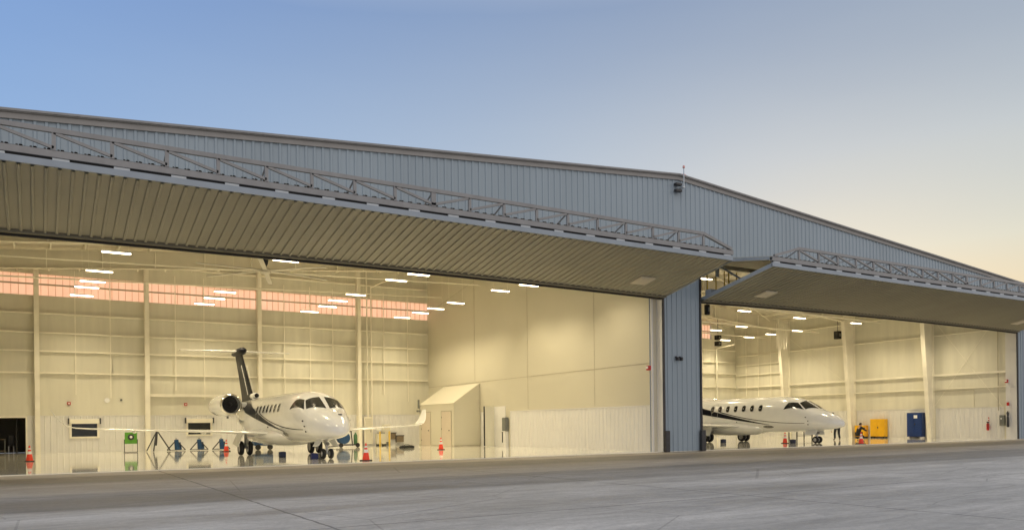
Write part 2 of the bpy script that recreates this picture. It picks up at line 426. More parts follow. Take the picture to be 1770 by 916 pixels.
wains(WL, -2.62, YB - .01, -1); wains(-.45, 24.28, YB - .01, -1); wains(PX + .3, WR - .05, YB - .01, -1)
cols_l = [0.05, 5.7, 12.3, 18.95]; cols_r = [31.5, 38.0, 44.4, 50.9]
for z in (4.55, 5.78, 6.82, 7.9, 11.05):
    for a, b in ((WL, PX - .02), (PX + .3, WR)):
        c = [q for q in (a,) + tuple(q for q in cols_l + cols_r if a < q < b) + (b,)]
        for u, v in zip(c, c[1:]):
            if z > 10 and (u + v) / 2 < 8: continue
            MB().box(u + .13, YB - .2, z - .035, v - .13, YB - .005, z + .045).build('girt', 'steel_w', H)
for xc in cols_l + cols_r:
    mb = MB(); t = roof(xc) - .3
    mb.box(xc - .125, YB - .42, 0, xc + .125, YB - .40, t); mb.box(xc - .125, YB - .03, 0, xc + .125, YB - .012, t); mb.box(xc - .01, YB - .4, 0, xc + .01, YB - .03, t)
    mb.build('back_column', 'steel_w', H)
for xc in (1.95, 3.75, 7.3, 8.95, 13.9, 15.6, 17.15, 20.8, 22.6, 34.0, 41.0, 47.5):
    MB().box(xc - .025, YB - .24, 3.0 + random.random(), xc + .025, YB - .205, min(roof(xc) - .4, 10.6)).build('sag_rod', 'steel_w', H)
for xc, zt in ((19.55, 12.0), (19.85, 10.9), (52.9, 8.0)):
    MB().path([(xc, YB - .3, .1), (xc, YB - .3, zt), (xc + .5, YB - 2.0, zt + .25)], .05).build('riser_pipe', 'steel_w', H, True)
for a, b in ((5.85, 9.95),):
    MB().box(a, YB - .26, 3.25, b, YB - .01, 3.42).build('door_track', 'steel_w', H)

# windows and opening in the back wall
def window(x0, x1, z0, z1, half=False):
    f = MB()
    f.box(x0 - .12, YB - .09, z0 - .1, x0, YB - .04, z1 + .02); f.box(x1, YB - .09, z0 - .1, x1 + .12, YB - .04, z1 + .02)
    f.box(x0, YB - .09, z0 - .1, x1, YB - .04, z0)
    f = f.build('window', 'steel_w', H)
    MB().box(x0, YB - .06, z0, x1, YB - .045, z1).build('pane', 'glass', f)
    MB().box(x0 - .12, YB - .26, z1, x1 + .12, YB - .045, z1 + .26).build('shutter_box', 'steel_w', f, bevel=.02)
    for xx in (x0 - .19, x1 + .13): MB().box(xx, YB - .3, z1 - .02, xx + .06, YB - .05, z1 + .32).build('shutter_bracket', 'darksteel', f)
window(1.72, 3.02, .92, 1.66); window(7.98, 9.28, .95, 1.66)
# dark store room behind the opening
mb = MB(); mb.box(-3.0, YB + .2, 0.01, -2.9, YB + 3, 2.5); mb.box(-.47, YB + .2, .01, -.37, YB + 3, 2.5); mb.box(-3, YB + 3, .01, -.37, YB + 3.1, 2.5); mb.box(-3, YB + .2, 2.3, -.37, YB + 3, 2.5)
mb.build('store_room_wall', 'darkroom', H)
fr = MB(); fr.box(-2.62, YB - .05, 0, -2.54, YB + .2, 2.1); fr.box(-.53, YB - .05, 0, -.45, YB + .2, 2.1); fr.box(-2.54, YB - .05, 2.02, -.53, YB + .2, 2.1); fr.build('opening_frame', 'steel_w', H)
MB().box(-1.0, YB + .25, .01, -.94, YB + 1.1, 2.0).build('store_room_door', 'black', H)

# partition between the two bays
MB().box(PX, YF + .32, 0, PX + .25, YB + .1, roof(PX) - .17).build('partition_wall', 'wpanel', H)
wains(YF + .6, 40.45, PX - .005, -1, along='Y'); wains(43.35, 44.15, PX - .005, -1, along='Y'); wains(49.5, YB - .05, PX - .005, -1, along='Y')
for y in (32.1, 38.45, 44.85):
    MB().box(PX - .012, y - .014, 2.2 if y < 40 else 4.15, PX - .001, y + .014, roof(PX) - .3).build('wall_seam_and_shadow', 'seam', H)
MB().box(PX - .014, YF + .6, 4.06, PX - .001, YB - .05, 4.09).build('wall_seam_and_shadow', 'seam', H)
MB().prism([(PX - .01, 44.9, 10.6), (PX - .01, 51.8, 9.4), (PX - .01, 51.8, 9.43), (PX - .01, 44.9, 10.63)], (.008, 0, 0)).build('wall_seam_and_shadow', 'seam', H)  # slanted strip draws the roof's shadow on the partition, in seam colour
MB().box(PX - .10, YF + .33, 0, PX - .003, YF + .42, roof(PX) - .8).build('jamb_column', 'wains', H)
MB().box(PX - .14, YF + .425, 0, PX - .02, YF + .445, 9).build('jamb_column', 'rail', H)
# side walls
MB().box(WR, YF + .32, 0, WR + .2, YB + .2, roof(WR) - .1).build('side_wall', 'liner', H)
MB().box(WL - .2, YF + .32, 0, WL, YB + .2, roof(WL) - .1).build('side_wall', 'liner', H)
cy = [33.1, 39.5, 45.8]
for a, b in zip([YF + .9] + [c + .2 for c in cy], [c - .2 for c in cy] + [YB - .03]): wains(a, b, WR - .005, -1, along='Y')
for x, s in ((WR, -1), (WL, 1)):
    for yc in cy:
        mb = MB(); zt = roof(x) - .3
        def xo(z): return x + s * (.55 + .9 * z / zt)
        for y0, y1, inner in ((yc - .15, yc + .15, True), (yc - .15, yc + .15, False)):
            if inner: mb.prism([(xo(0), y0, 0), (xo(zt), y0, zt), (xo(zt) - s * .03, y0, zt), (xo(0) - s * .03, y0, 0)], (0, y1 - y0, 0))
            else: mb.box(x + s * .03, y0, 0, x + s * .06, y1, zt)
        mb.prism([(x + s * .06, yc - .012, 0), (xo(0) - s * .03, yc - .012, 0), (xo(zt) - s * .03, yc - .012, zt), (x + s * .06, yc - .012, zt)], (0, .024, 0))
        mb.build('side_column', 'steel_w', H)
for z in (3.5, 4.5, 7.35, 9.0):
    ys = [YF + .5] + cy + [YB - .25]
    for a, b in zip(ys, ys[1:]):
        h = .14 if z == 4.5 else .06
        MB().box(WR - .2, a + .16, z - h / 2, WR - .01, b - .16, z + h / 2).build('girt', 'steel_w', H)
for z in (5.6, 6.5):
    MB().box(WR - .2, 46.0, z - .035, WR - .01, YB - .25, z + .035).build('girt', 'steel_w', H)
for y in (47.6, 49.0, 50.4): MB().box(WR - .24, y - .02, 3.6, WR - .205, y + .02, 9.5).build('sag_rod', 'steel_w', H)
def rod(p, q, r=.012): MB().tube(p, q, r, n=6).build('brace_rod', 'steel_w', H)
rod((WR - .1, 28.3, 2.2), (WR - .1, 33.0, 8.6)); rod((WR - .1, 33.0, 2.2), (WR - .1, 28.3, 8.6)); rod((WR - .1, 39.7, 4), (WR - .1, 45.6, 8.4))
MB().path([(WR - .15, 30.1, 2.2), (WR - .15, 30.1, 3.35), (WR - .15, 33.0, 3.35)], .02, 6).build('conduit', 'seam', H)
MB().path([(WR - .15, 28.5, 1.9), (WR - .15, 28.5, 9.5)], .03, 6).build('conduit', 'seam', H)
MB().box(WR - .35, YF + .33, 0, WR - .02, YF + .62, 9.5).build('jamb_column', 'wains', H)

# rigid frames: tapered rafters
def rafter(yc, x0, x1, depth):
    top = lambda x: roof(x) - .40
    def bot(x): return roof(x) - 1.28
    mb = MB(); n = 8; xs = [x0 + (x1 - x0) * i / n for i in range(n + 1)]
    for a, b in zip(xs, xs[1:]):
        mb.prism([(a, yc - .012, bot(a)), (b, yc - .012, bot(b)), (b, yc - .012, top(b)), (a, yc - .012, top(a))], (0, .024, 0))
        mb.prism([(a, yc - .15, bot(a) - .03), (b, yc - .15, bot(b) - .03), (b, yc - .15, bot(b)), (a, yc - .15, bot(a))], (0, .3, 0))
        mb.prism([(a, yc - .15, top(a)), (b, yc - .15, top(b)), (b, yc - .15, top(b) + .03), (a, yc - .15, top(a) + .03)], (0, .3, 0))
    r = mb.build('rafter', 'web', H)
    x = x0 + 1.2
    while x < x1 - .5:
        MB().box(x - .02, yc - .14, bot(x), x + .02, yc - .013, top(x)).build('stiffener', 'steel_w', r); x += 2.5
for yc in cy:
    rafter(yc, WL + 1.4, PX - .02, 1); rafter(yc, PX + .3, RX, 1) ; rafter(yc, RX + .01, WR - 1.4, 1)
# roof bracing and pipes under the right bay ceiling
for a, b in (((30, 33.5), (42, 39.3)), ((42, 33.5), (30, 39.3)), ((42, 39.8), (53, 45.6)), ((53, 39.8), (42, 45.6)), ((44, 46), (54, 51.6)), ((2, 46), (12, 51.6))):
    MB().tube((a[0], a[1], roof(a[0]) - .7), (b[0], b[1], roof(b[0]) - .7), .03, n=6).build('roof_brace', 'steel_w', H)
for y, z in ((37.0, 8.9), (42.5, 8.7), (48.0, 8.8)):
    MB().tube((PX + .4, y, z + .3), (WR - .3, y, z - .1), .05, n=8).build('sprinkler_pipe', 'steel_w', H)
    MB().tube((WL + .3, y, 9.15), (PX - .1, y + 1.4, 10.2), .04, n=8).build('sprinkler_pipe', 'steel_w', H)
for i in range(5):
    MB().tube((51.0 + i * .28, 43.2, 7.2), (51.0 + i * .28, 43.2, 9.2), .025, n=6).build('conduit', 'steel_w', H)

# ------------------------------------------------------------------ bifold doors
YO = 23.0
def door(x0, x1, label, lights, flip):
    xc, hw = (x0 + x1) / 2, (x1 - x0) / 2
    cam_ = lambda x: .11 * (1 - ((x - xc) / hw) ** 2)
    zin = lambda x: 7.04 + cam_(x); ZO = 7.93
    mb = MB(); pr = ribs(x0, x1, p=.3, d=.045, w=.06, slope=.02)
    nY, nZ = -.21, -.977
    for (a, oa), (b, ob) in zip(pr, pr[1:]):
        if b - a < 1e-5: continue
        mb.add([(a, YO + .06 + nY * oa, ZO + nZ * oa), (b, YO + .06 + nY * ob, ZO + nZ * ob), (b, YF - .32 + nY * ob, zin(b) + .04 + nZ * ob), (a, YF - .32 + nY * oa, zin(a) + .04 + nZ * oa)], [(0, 1, 2, 3)])
    n = 24; xs = [x0 + (x1 - x0) * i / n for i in range(n + 1)]
    for a, b in zip(xs, xs[1:]):
        mb.add([(a, YO + .06, ZO + .09), (b, YO + .06, ZO + .09), (b, YF - .05, zin(b) + .09), (a, YF - .05, zin(a) + .09)], [(0, 1, 2, 3)])
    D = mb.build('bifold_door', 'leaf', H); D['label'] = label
    for x, s in ((x0, 1), (x1, -1)):
        MB().prism([(x, YO + .02, ZO - .03), (x, YF - .02, zin(x) - .03), (x, YF - .02, zin(x) + .14), (x, YO + .02, ZO + .14)], (s * .05, 0, 0)).build('leaf_end_rail', 'rail', D)
        MB().prism([(x, YO + .02, 8.20), (x, YF - .14, HZ - .22), (x, YF - .14, HZ - .06), (x, YO + .02, 8.34)], (s * .06, 0, 0)).build('leaf_end_rail', 'rail', D)
    mb = MB(); pr = ribs(x0 + .06, x1 - .06, p=.3, d=.045, w=.06, slope=.02)
    for (a, oa), (b, ob) in zip(pr, pr[1:]):
        if b - a < 1e-5: continue
        mb.add([(a, YO - .02, 8.34 + oa), (b, YO - .02, 8.34 + ob), (b, YF - .14, HZ - .05 + ob), (a, YF - .14, HZ - .05 + oa)], [(0, 1, 2, 3)])
    mb.add([(x0 + .06, YO + .1, 8.25), (x1 - .06, YO + .1, 8.25), (x1 - .06, YF - .14, HZ - .2), (x0 + .06, YF - .14, HZ - .2)], [(0, 1, 2, 3)])
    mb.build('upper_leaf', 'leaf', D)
    poly = [(x0, YO - .045, 8.337)]; x = x0 + .2
    while x < x1 - .1: poly += [(x, YO - .045, 8.343), (x, YO - .045, 8.372), (x + .05, YO - .045, 8.372), (x + .05, YO - .045, 8.343)]; x += .3
    poly += [(x1, YO - .045, 8.343), (x1, YO - .045, 8.337)]
    mb = MB().prism(poly, (0, .025, 0)); mb.build('rib_closure', 'black', D)
    MB().box(x0, YO - .05, 8.165, x1, YO + .12, 8.335).build('fold_rail', 'truss', D)
    MB().box(x0 + .06, YO + .03, 8.08, x1 - .06, YO + .06, 8.17).build('fold_gap', 'black', D)
    MB().box(x0, YO - .035, 7.925, x1, YO + .055, 8.095).build('lower_rail', 'rail', D)
    mb = MB()
    for a, b in zip(xs, xs[1:]):
        mb.prism([(a, YF - .11, zin(a) - .11), (b, YF - .11, zin(b) - .11), (b, YF - .11, zin(b) + .05), (a, YF - .11, zin(a) + .05)], (0, .13, 0))
    mb.build('bottom_seal', 'black', D)
    mb = MB()
    for a, b in zip(xs, xs[1:]):
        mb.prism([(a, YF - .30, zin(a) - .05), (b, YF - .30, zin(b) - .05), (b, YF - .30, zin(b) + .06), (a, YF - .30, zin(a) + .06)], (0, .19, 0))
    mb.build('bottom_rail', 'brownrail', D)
    # hinges
    k = int((x1 - x0 - .6) / 1.33); st = (x1 - x0 - .6) / k
    for i in range(k + 1):
        x = x0 + .3 + i * st
        MB().box(x - .19, YO - .01, 8.10, x + .19, YO + .03, 8.16).build('fold_hinge', 'slot', D)
    # external truss
    xa, xb = x0 + 1.68, x1 - 1.68
    ZT, ZB, YT = 8.84, 8.38, YO - .03
    T = MB().box(xa - .03, YT - .05, ZT - .06, xb + .03, YT + .05, ZT + .06).build('truss_chord', 'truss', D)
    for (p, q) in (((xa, YT, ZT), (x0 + .1, YT, ZB)), ((xb, YT, ZT), (x1 - .1, YT, ZB))):
        MB().bar(p, q, .11, .11).build('truss_end_bar', 'truss', D)
    n = 19; st = (xb - xa) / n; mid = n // 2
    for i in range(n + 1):
        x = xa + i * st; wd = .16 if i == mid + 1 else .095
        MB().box(x - wd / 2, YT - .035, ZB - .04, x + wd / 2, YT + .035, ZT - .05).build('truss_post', 'truss', D)
        if i % 2 == 0:
            MB().bar((x, YT + .04, ZT - .03), (x, YT + .75, 8.52), .04, .04).build('truss_strut', 'truss', D)
        if i < n:
            up, dn = (x, x + st) if i <= mid else (x + st, x)
            MB().bar((up, YT, ZT - .06), (dn, YT, ZB + .02), .07, .075).build('truss_diagonal', 'truss', D)
            if flip and 0 < i <= mid:
                MB().bar((x + st, YT + .06, ZT - .06), (x, YT + .62, ZB + .08), .03, .03).build('truss_strut', 'truss', D)
    # access hatches in the lower leaf
    for lx in lights:
        def zz_(y): return ZO + (zin(lx) - ZO) * (y - YO) / (YF - YO)
        f = MB(); y0, y1 = 25.32, 26.05
        f.prism([(lx - .40, y0, zz_(y0) - .05), (lx + .40, y0, zz_(y0) - .05), (lx + .40, y1, zz_(y1) - .05), (lx - .40, y1, zz_(y1) - .05)], (0, 0, -.045))
        f = f.build('hatch', 'hatch', D)
        MB().prism([(lx - .33, y0 + .06, zz_(y0 + .06) - .096), (lx + .33, y0 + .06, zz_(y0 + .06) - .096), (lx + .33, y1 - .16, zz_(y1 - .16) - .096), (lx - .33, y1 - .16, zz_(y1 - .16) - .096)], (0, 0, -.012)).build('hatch_panel', 'hatch', D)
    return D
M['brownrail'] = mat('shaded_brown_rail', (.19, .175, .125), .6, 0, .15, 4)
M['hatch'] = mat('pale_hatch', (.66, .60, .47), .5, 0, .05, 4)
door(-3.88, 24.56, 'folded door over the left bay with a wide ribbed underside', [22.05], False)
door(26.92, 55.26, 'folded door over the right bay with its end edge showing', [29.6, 52.6], True)
for i, x in enumerate((27.75, 28.33, 28.9, 29.2, 29.75)):
    MB().box(x - .03, YF + .31, 7.3, x + .03, YF + .33, HZ - .36).build('lift_strap', 'gold', H)
a = MB().bar((28.2, YF + .1, 8.9), (28.7, YF - .9, 8.1), .09, .09); a.bar((28.2, YF + .1, 8.9), (28.2, YF + .1, 8.3), .12, .12); a.build('door_arm', 'rail', H)
MB().cbox((27.35, YF - .35, 7.42), (.5, .35, .28)).build('door_winch', 'rail', H, bevel=.03)

# ------------------------------------------------------------------ lamps
def lamp(x, y, label, z=8.6):
    if 34 < y < 34.5: z = 8.46
    t = thing('high_bay_lamp', (x, y, z), label, 'ceiling light', 'lit linear lamps hanging in the hangar')
    b = MB(); b.box(x - .56, y - .09, z + .02, x + .56, y + .09, z + .08); b.build('housing', 'paper', t)
    d = MB(); d.box(x - .54, y - .075, z - .012, x + .54, y + .075, z + .02); d.build('diffuser', 'led', t)
    sl = bpy.data.objects.new('beam', bpy.data.lights.new('beam', 'SPOT')); C.objects.link(sl); sl.parent = t
    sl.location = (0, 0, -.04); sl.data.energy = BEAM; sl.data.color = (1.0, .84, .55); sl.data.spot_size = R(132); sl.data.spot_blend = .75; sl.data.shadow_soft_size = .30
    h = MB(); top = roof(x) - .2
    for s in (-1, 1): h.tube((x + s * .45, y, z + .09), (x + s * .45, y, top), .005, n=5)
    h.build('hanger', 'steel_w', t)
    return t
rows = [('left bay row nearest the left edge', [(2.9, 36.4), (2.56, 41.0), (2.44, 44.0), (2.28, 45.9), (2.17, 48.8), (2.7, 30.5)]),  # door-end lamps out of view are added for their light
        ('left bay row over the jet', [(9.28, 34.1), (8.74, 44.2), (8.65, 46.6), (8.52, 49.0), (9.3, 29.5)]),
        ('third row of the left bay', [(15.61, 34.3), (15.54, 36.84), (15.25, 41.9), (15.03, 44.3), (15.2, 46.7), (14.87, 49.3), (15.5, 29.8)]),
        ('left bay row beside the partition', [(21.81, 34.3), (21.74, 37.1), (21.51, 42.0), (21.44, 44.6), (21.34, 46.66), (21.14, 49.2), (21.8, 29.8)]),
        ('right bay row by the centre pier', [(29.11, 29.24), (34.15, 34.6), (33.8, 40.5), (33.8, 46.0)]),
        ('middle row of the right bay', [(40.0, 30.5), (40.0, 36.5), (40.0, 42.5), (40.0, 48.0), (46.26, 37.16), (46.26, 42.5), (46.2, 45.1), (46.3, 32.0)]),
        ('right bay row along the side wall', [(52.64, 37.2), (52.55, 42.45), (52.54, 45.1), (52.6, 47.5), (52.45, 50.1), (52.6, 31.0), (52.6, 34.0)])]  # second lamp from the doors is unseen, added to brighten the side wall
ORD = ['nearest', 'second', 'third', 'fourth', 'fifth', 'sixth', 'seventh', 'eighth']
for nm, pts in rows:
    pts = sorted(pts, key=lambda p: p[1])
    for i, (x, y) in enumerate(pts):
        lamp(x, y, (ORD[i] + ' lit lamp in ' + nm) if i == 0 else (ORD[i] + ' lit lamp from the doors in ' + nm))

# ------------------------------------------------------------------ business jets
ST = [(0, .04, 1.08, 1.18), (.08, .20, .97, 1.32), (.3, .40, .91, 1.47), (.6, .57, .86, 1.66), (1.1, .77, .81, 1.87), (1.6, .91, .77, 2.03), (2.0, .98, .74, 2.26), (2.5, 1.05, .71, 2.53),
      (3.0, 1.09, .68, 2.71), (3.6, 1.12, .66, 2.81), (4.5, 1.14, .64, 2.86), (6.5, 1.15, .64, 2.88), (11, 1.15, .64, 2.88), (12.5, 1.12, .70, 2.88), (14, 1.02, .92, 2.86), (15.5, .85, 1.25, 2.83), (17, .62, 1.62, 2.78), (18.4, .38, 1.95, 2.72), (19.4, .14, 2.25, 2.6)]
def st_at(s):
    for a, b in zip(ST, ST[1:]):
        if a[0] <= s <= b[0]:
            t = (s - a[0]) / (b[0] - a[0])
            return [a[i] + (b[i] - a[i]) * t for i in (1, 2, 3)]
    return ST[-1][1:]
def fus(s, ph, off=0.0):
    hw, zb, zt = st_at(s); hh = (zt - zb) / 2; cz = (zt + zb) / 2; e = 2 / 2.25
    sn, cs = math.sin(ph), math.cos(ph)
    return ((hw + off) * math.copysign(abs(sn) ** e, sn), s, cz + (hh + off) * math.copysign(abs(cs) ** e, cs))
def fside(s, z, sg, off=.006):
    hw, zb, zt = st_at(s); hh = (zt - zb) / 2; cz = (zt + zb) / 2
    q = max(0, 1 - min(1, abs(z - cz) / hh) ** 2.25) ** (1 / 2.25)
    return (sg * (hw * q + off), s, z)
def jet(loc, rz, label, nose_label=None):
    T = thing('business_jet', loc, label, 'airplane', rz=0.0001 + rz)
    n = 40; rings = []
    S = sorted(set([a[0] for a in ST] + [i * .5 for i in range(1, 38)] + [.03, .18, .45, .8, 1.35, 1.8, 2.25, 2.75]))
    for s in S: rings.append([fus(s, 2 * PI * i / n) for i in range(n)])
    F = MB().loft(rings).build('fuselage', 'white', T, True)
    # belly fairing
    rings = []
    for s, a in [(5.0, .05), (5.6, .5), (6.4, .85), (7.5, 1), (10, 1), (11.5, .85), (12.6, .5), (13.4, .05)]:
        rings.append([(1.32 * (0.45 + .55 * a) * math.cos(t) * (.75 if a < .1 else 1), s, .93 - .0 + (.48 * a + .02) * math.sin(t)) for t in [2 * PI * i / 24 for i in range(24)]])
    MB().loft(rings).build('belly_fairing', 'white', T, True)
    # cockpit windows
    def pane(c, name='windscreen'):
        (s0, p0), (s1, p1), (s2, p2), (s3, p3) = c; g = []
        for i in range(9):
            u = i / 8; row = []
            for j in range(9):
                v = j / 8
                s = (s0 * (1 - u) + s3 * u) * (1 - v) + (s1 * (1 - u) + s2 * u) * v
                p = (p0 * (1 - u) + p3 * u) * (1 - v) + (p1 * (1 - u) + p2 * u) * v
                row.append(fus(s, R(p), .008))
            g.append(row)
        MB().grid(g).build(name, 'glass', F, True)
    for sg in (-1, 1):
        def ph(s, z):
            hw, zb, zt = st_at(s); q = (z - (zt + zb) / 2) / ((zt - zb) / 2)
            return sg * math.degrees(math.acos(max(-1, min(1, math.copysign(abs(q) ** 1.125, q)))))
        pane([(1.63, sg * 3), (2.52, sg * 4), (2.56, ph(2.56, 2.40)), (2.03, ph(2.03, 2.03))])
        pane([(2.12, ph(2.12, 2.02)), (2.66, ph(2.66, 2.43)), (3.22, ph(3.22, 2.44)), (3.42, ph(3.42, 2.04))], 'cockpit_side_window')
    # cabin windows
    for sg in (-1, 1):
        for k in range(7):
            sc = 5.2 + .69 * k; pts = []; rim = []
            for i in range(18):
                t = 2 * PI * i / 18
                q = lambda a: math.copysign(abs(a) ** .75, a)
                pts.append(fside(sc + .135 * q(math.cos(t)), 2.17 + .185 * q(math.sin(t)), sg, .012))
                rim.append(fside(sc + .17 * q(math.cos(t)), 2.17 + .22 * q(math.sin(t)), sg, .007))
            MB().add(rim, [tuple(range(18))]).build('window_frame', 'greyrim', F)
            MB().add(pts, [tuple(range(18))]).build('cabin_window', 'glass', F)
    # swoosh
    for sg in (-1, 1):
        for name, s0, s1, zc, wd in (('side_stripe', 4.6, 12.2, lambda u: 1.13 + 1.28 * u ** 1.1, lambda u: .015 + .56 * u ** 1.1),
                                     ('pin_stripe', 2.0, 8.6, lambda u: 1.20 + .78 * u ** 2.0, lambda u: .025 + .03 * u)):
            g = []
            for i in range(41):
                u = i / 40; s = s0 + (s1 - s0) * u; z = zc(u); h = wd(u)
                g.append([fside(s, z - h / 2 + h * j / 4, sg, .007) for j in range(5)])
            MB().grid(g).build(name, 'navy', F, True)
        g = []
        for i in range(13):
            u = i / 12; s = 12.2 + 2.6 * u
            g.append([fside(s, 2.17 + .45 * u + .48 * j / 4 * (1 - .35 * u), sg, .007) for j in range(5)])
        MB().grid(g).build('side_stripe', 'navy', F, True)
        pts = [fside(4.75 + .42 * math.cos(t), 1.0 + .085 * math.sin(t), sg, .012) for t in [2 * PI * i / 20 for i in range(20)]]
        MB().add([fside(4.75, 1.0, sg, .014)] + pts, [(0, i + 1, (i + 1) % 20 + 1) for i in range(20)]).build('belly_lens', 'greylens', F)
        for s, z in ((1.9, 1.55), (1.75, 1.33), (1.8, 1.12), (5.9, 1.3), (7.2, 1.32)):
            x, y, zz2 = fside(s, z, sg, 0); MB().tube((x - sg * .02, y, zz2), (x + sg * .04, y, zz2), .03, n=8).build('probe', 'darksteel', F)
        g = []   # exit door outline
        ring = []
        for i in range(25):
            t = 2 * PI * i / 24; q = lambda a: math.copysign(abs(a) ** .6, a)
            ring.append([fside(9.1 + (.27 + d) * q(math.cos(t)), 2.05 + (.45 + d) * q(math.sin(t)), sg, .013) for d in (0, .02)])
        MB().grid(ring).build('exit_outline', 'greyrim', F)
    for s, ph in ((.95, 18), ):
        MB().cbox(fus(s, R(ph), .0), (.14, .12, .05)).build('nose_scoop', 'darksteel', F)
    # wings
    def af(c, t, k=12):
        up = []; dn = []
        for i in range(k + 1):
            u = (1 - math.cos(PI * i / k)) / 2
            y = t * 2.6 * (.2969 * math.sqrt(u) - .126 * u - .3516 * u * u + .2843 * u ** 3 - .1015 * u ** 4) * 1.9
            up.append((u * c, y)); dn.append((u * c, -y * .75))
        return up + dn[-2:0:-1]
    for sg in (-1, 1):
        secs = [(.6, 6.6, 4.6, 1.0, .27, 0), (1.3, 6.85, 4.2, 1.04, .26, 0), (3.0, 8.1, 3.1, 1.13, .19, 0), (6.0, 10.0, 2.2, 1.24, .13, 0), (8.6, 11.7, 1.55, 1.34, .085, 0), (9.2, 12.1, 1.4, 1.38, .065, 12), (9.6, 12.45, 1.25, 1.47, .045, 35)]
        wl = [(9.6, 12.45, 1.25, 1.47, .045, 35), (9.88, 12.8, 1.05, 1.70, .035, 58), (10.1, 13.2, .8, 1.95, .04, 68), (10.28, 13.6, .5, 2.28, .03, 72)]
        for nm, sc in (('wing', secs), ('winglet', wl)):
            rg = []
            for x, s0, c, z, t, ca in sc:
                x = x * .94
                a = R(ca); rg.append([(sg * (x - math.sin(a) * h), s0 + u, z + math.cos(a) * h) for u, h in af(c, t * c if nm == 'x' else t * 1.0)])
            if nm == 'wing': W = MB().loft(rg).build('wing', 'white', T, True)
            else: MB().loft(rg).build('winglet', 'white', W, True)
        for x0, s, ln in ((3.2, 10.6, 1.7), (6.2, 11.7, 1.3)):
            rg = []
            for u, r in ((0, .01), (.15, .09), (.5, .12), (.85, .08), (1, .01)):
                rg.append([(sg * x0 + r * .7 * math.cos(t), s + u * ln, 1.08 + x0 * .03 - .06 + r * math.sin(t)) for t in [2 * PI * i / 10 for i in range(10)]])
            MB().loft(rg).build('flap_fairing', 'white', W, True)
        # engine
        cx, cz, s0 = sg * 1.78, 2.5, 11.9
        E = MB().lathe([(.43, s0 + .02), (.46, s0 - .05), (.50, s0 - .03), (.54, s0 + .12)], (cx, 0, cz), 'Y', 32, False)
        nac = MB().lathe([(.535, s0 + .10), (.575, s0 + .5), (.60, s0 + 1.2), (.59, s0 + 2.4), (.52, s0 + 3.4), (.46, s0 + 4.1), (.44, s0 + 4.1), (.44, s0 + 3.6), (.42, s0 + 1.0), (.42, s0 + .1)], (cx, 0, cz), 'Y', 32, True).build('engine', 'white', T, True)
        MB().lathe([(.42, s0 + .09), (.435, s0 - .02), (.475, s0 - .06), (.515, s0 - .01), (.54, s0 + .12)], (cx, 0, cz), 'Y', 36, True).build('intake_lip', 'chrome', nac, True)
        MB().lathe([(.42, s0 + .55), (.40, s0 + .56)], (cx, 0, cz), 'Y', 24).build('fan_disc', 'black', nac)
        MB().lathe([(.01, s0 + .28), (.09, s0 + .4), (.14, s0 + .55)], (cx, 0, cz), 'Y', 16).build('spinner', 'darksteel', nac, True)
        MB().lathe([(.40, s0 + 3.9), (.30, s0 + 4.5), (.02, s0 + 4.9)], (cx, 0, cz), 'Y', 20).build('exhaust_cone', 'darksteel', nac, True)
        MB().prism([(sg * .9, s0 + .6, cz - .14), (sg * 1.35, s0 + .9, cz - .09), (sg * 1.35, s0 + 3.2, cz - .09), (sg * .7, s0 + 3.6, cz - .14)], (0, 0, .26)).build('pylon', 'white', T, bevel=.04)
        MB().cbox((cx - sg * .1, s0 + 1.6, cz - .63), (.05, .3, .12)).build('drain_mast', 'darksteel', nac)
        # main gear
        gx, gs = sg * 1.68, 9.15
        G = MB().tube((gx, gs - .1, 1.0), (gx, gs + .05, .36), .075, n=12).build('main_gear', 'gear', T, True)
        MB().bar((gx, gs - .45, .75), (gx, gs + .1, .38), .09, .12).build('trailing_link', 'gear', G)
        MB().tube((gx - .28, gs + .1, .36), (gx + .28, gs + .1, .36), .05, n=10).build('axle', 'gear', G)
        MB().prism([(gx + sg * .13 + sg * .32, gs - .55, .42), (gx + sg * .13 + sg * .32, gs + .62, .55), (gx + sg * .22, gs + .68, 1.05), (gx + sg * .22, gs - .65, 1.05)], (sg * .03, 0, 0)).build('gear_door', 'white', G)
        MB().bar((gx - sg * .05, gs - .1, .95), (gx - sg * .75, gs - .1, .85), .05, .05).build('side_stay', 'gear', G)
        for dx in (-.2, .2):
            Wh = MB().lathe([(.20, -.09), (.29, -.10), (.33, -.06), (.345, 0), (.33, .06), (.29, .10), (.20, .09)], (gx + dx, gs + .1, .345), 'X', 28, True).build('wheel', 'tyre', G, True)
            MB().lathe([(.05, -.10), (.12, -.07), (.205, -.085), (.205, .085), (.12, .07), (.05, .10)], (gx + dx, gs + .1, .345), 'X', 24).build('rim', 'hub', Wh, True)
    # nose gear
    G = MB().tube((0, 1.95, .85), (0, 1.85, .24), .055, n=12).build('nose_gear', 'gear', T, True)
    MB().bar((0, 2.35, .82), (0, 1.9, .45), .05, .05).build('drag_brace', 'gear', G)
    MB().tube((0, 1.8, .62), (0, 1.72, .62), .07, n=14).build('taxi_light', 'greylens', G, True)
    MB().tube((-.2, 1.85, .215), (.2, 1.85, .215), .035, n=10).build('axle', 'gear', G)
    for sg in (-1, 1):
        Wh = MB().lathe([(.11, -.065), (.17, -.075), (.20, -.045), (.212, 0), (.20, .045), (.17, .075), (.11, .065)], (sg * .16, 1.85, .212), 'X', 26, True).build('wheel', 'tyre', G, True)
        MB().lathe([(.03, -.075), (.06, -.05), (.115, -.06), (.115, .06), (.06, .05), (.03, .075)], (sg * .16, 1.85, .212), 'X', 20).build('rim', 'hub', Wh, True)
        MB().prism([(sg * .22, 1.6, .84), (sg * .22, 2.5, .80), (sg * .42, 2.4, .50), (sg * .42, 1.65, .52)], (sg * .015, 0, 0)).build('gear_door', 'white', G)
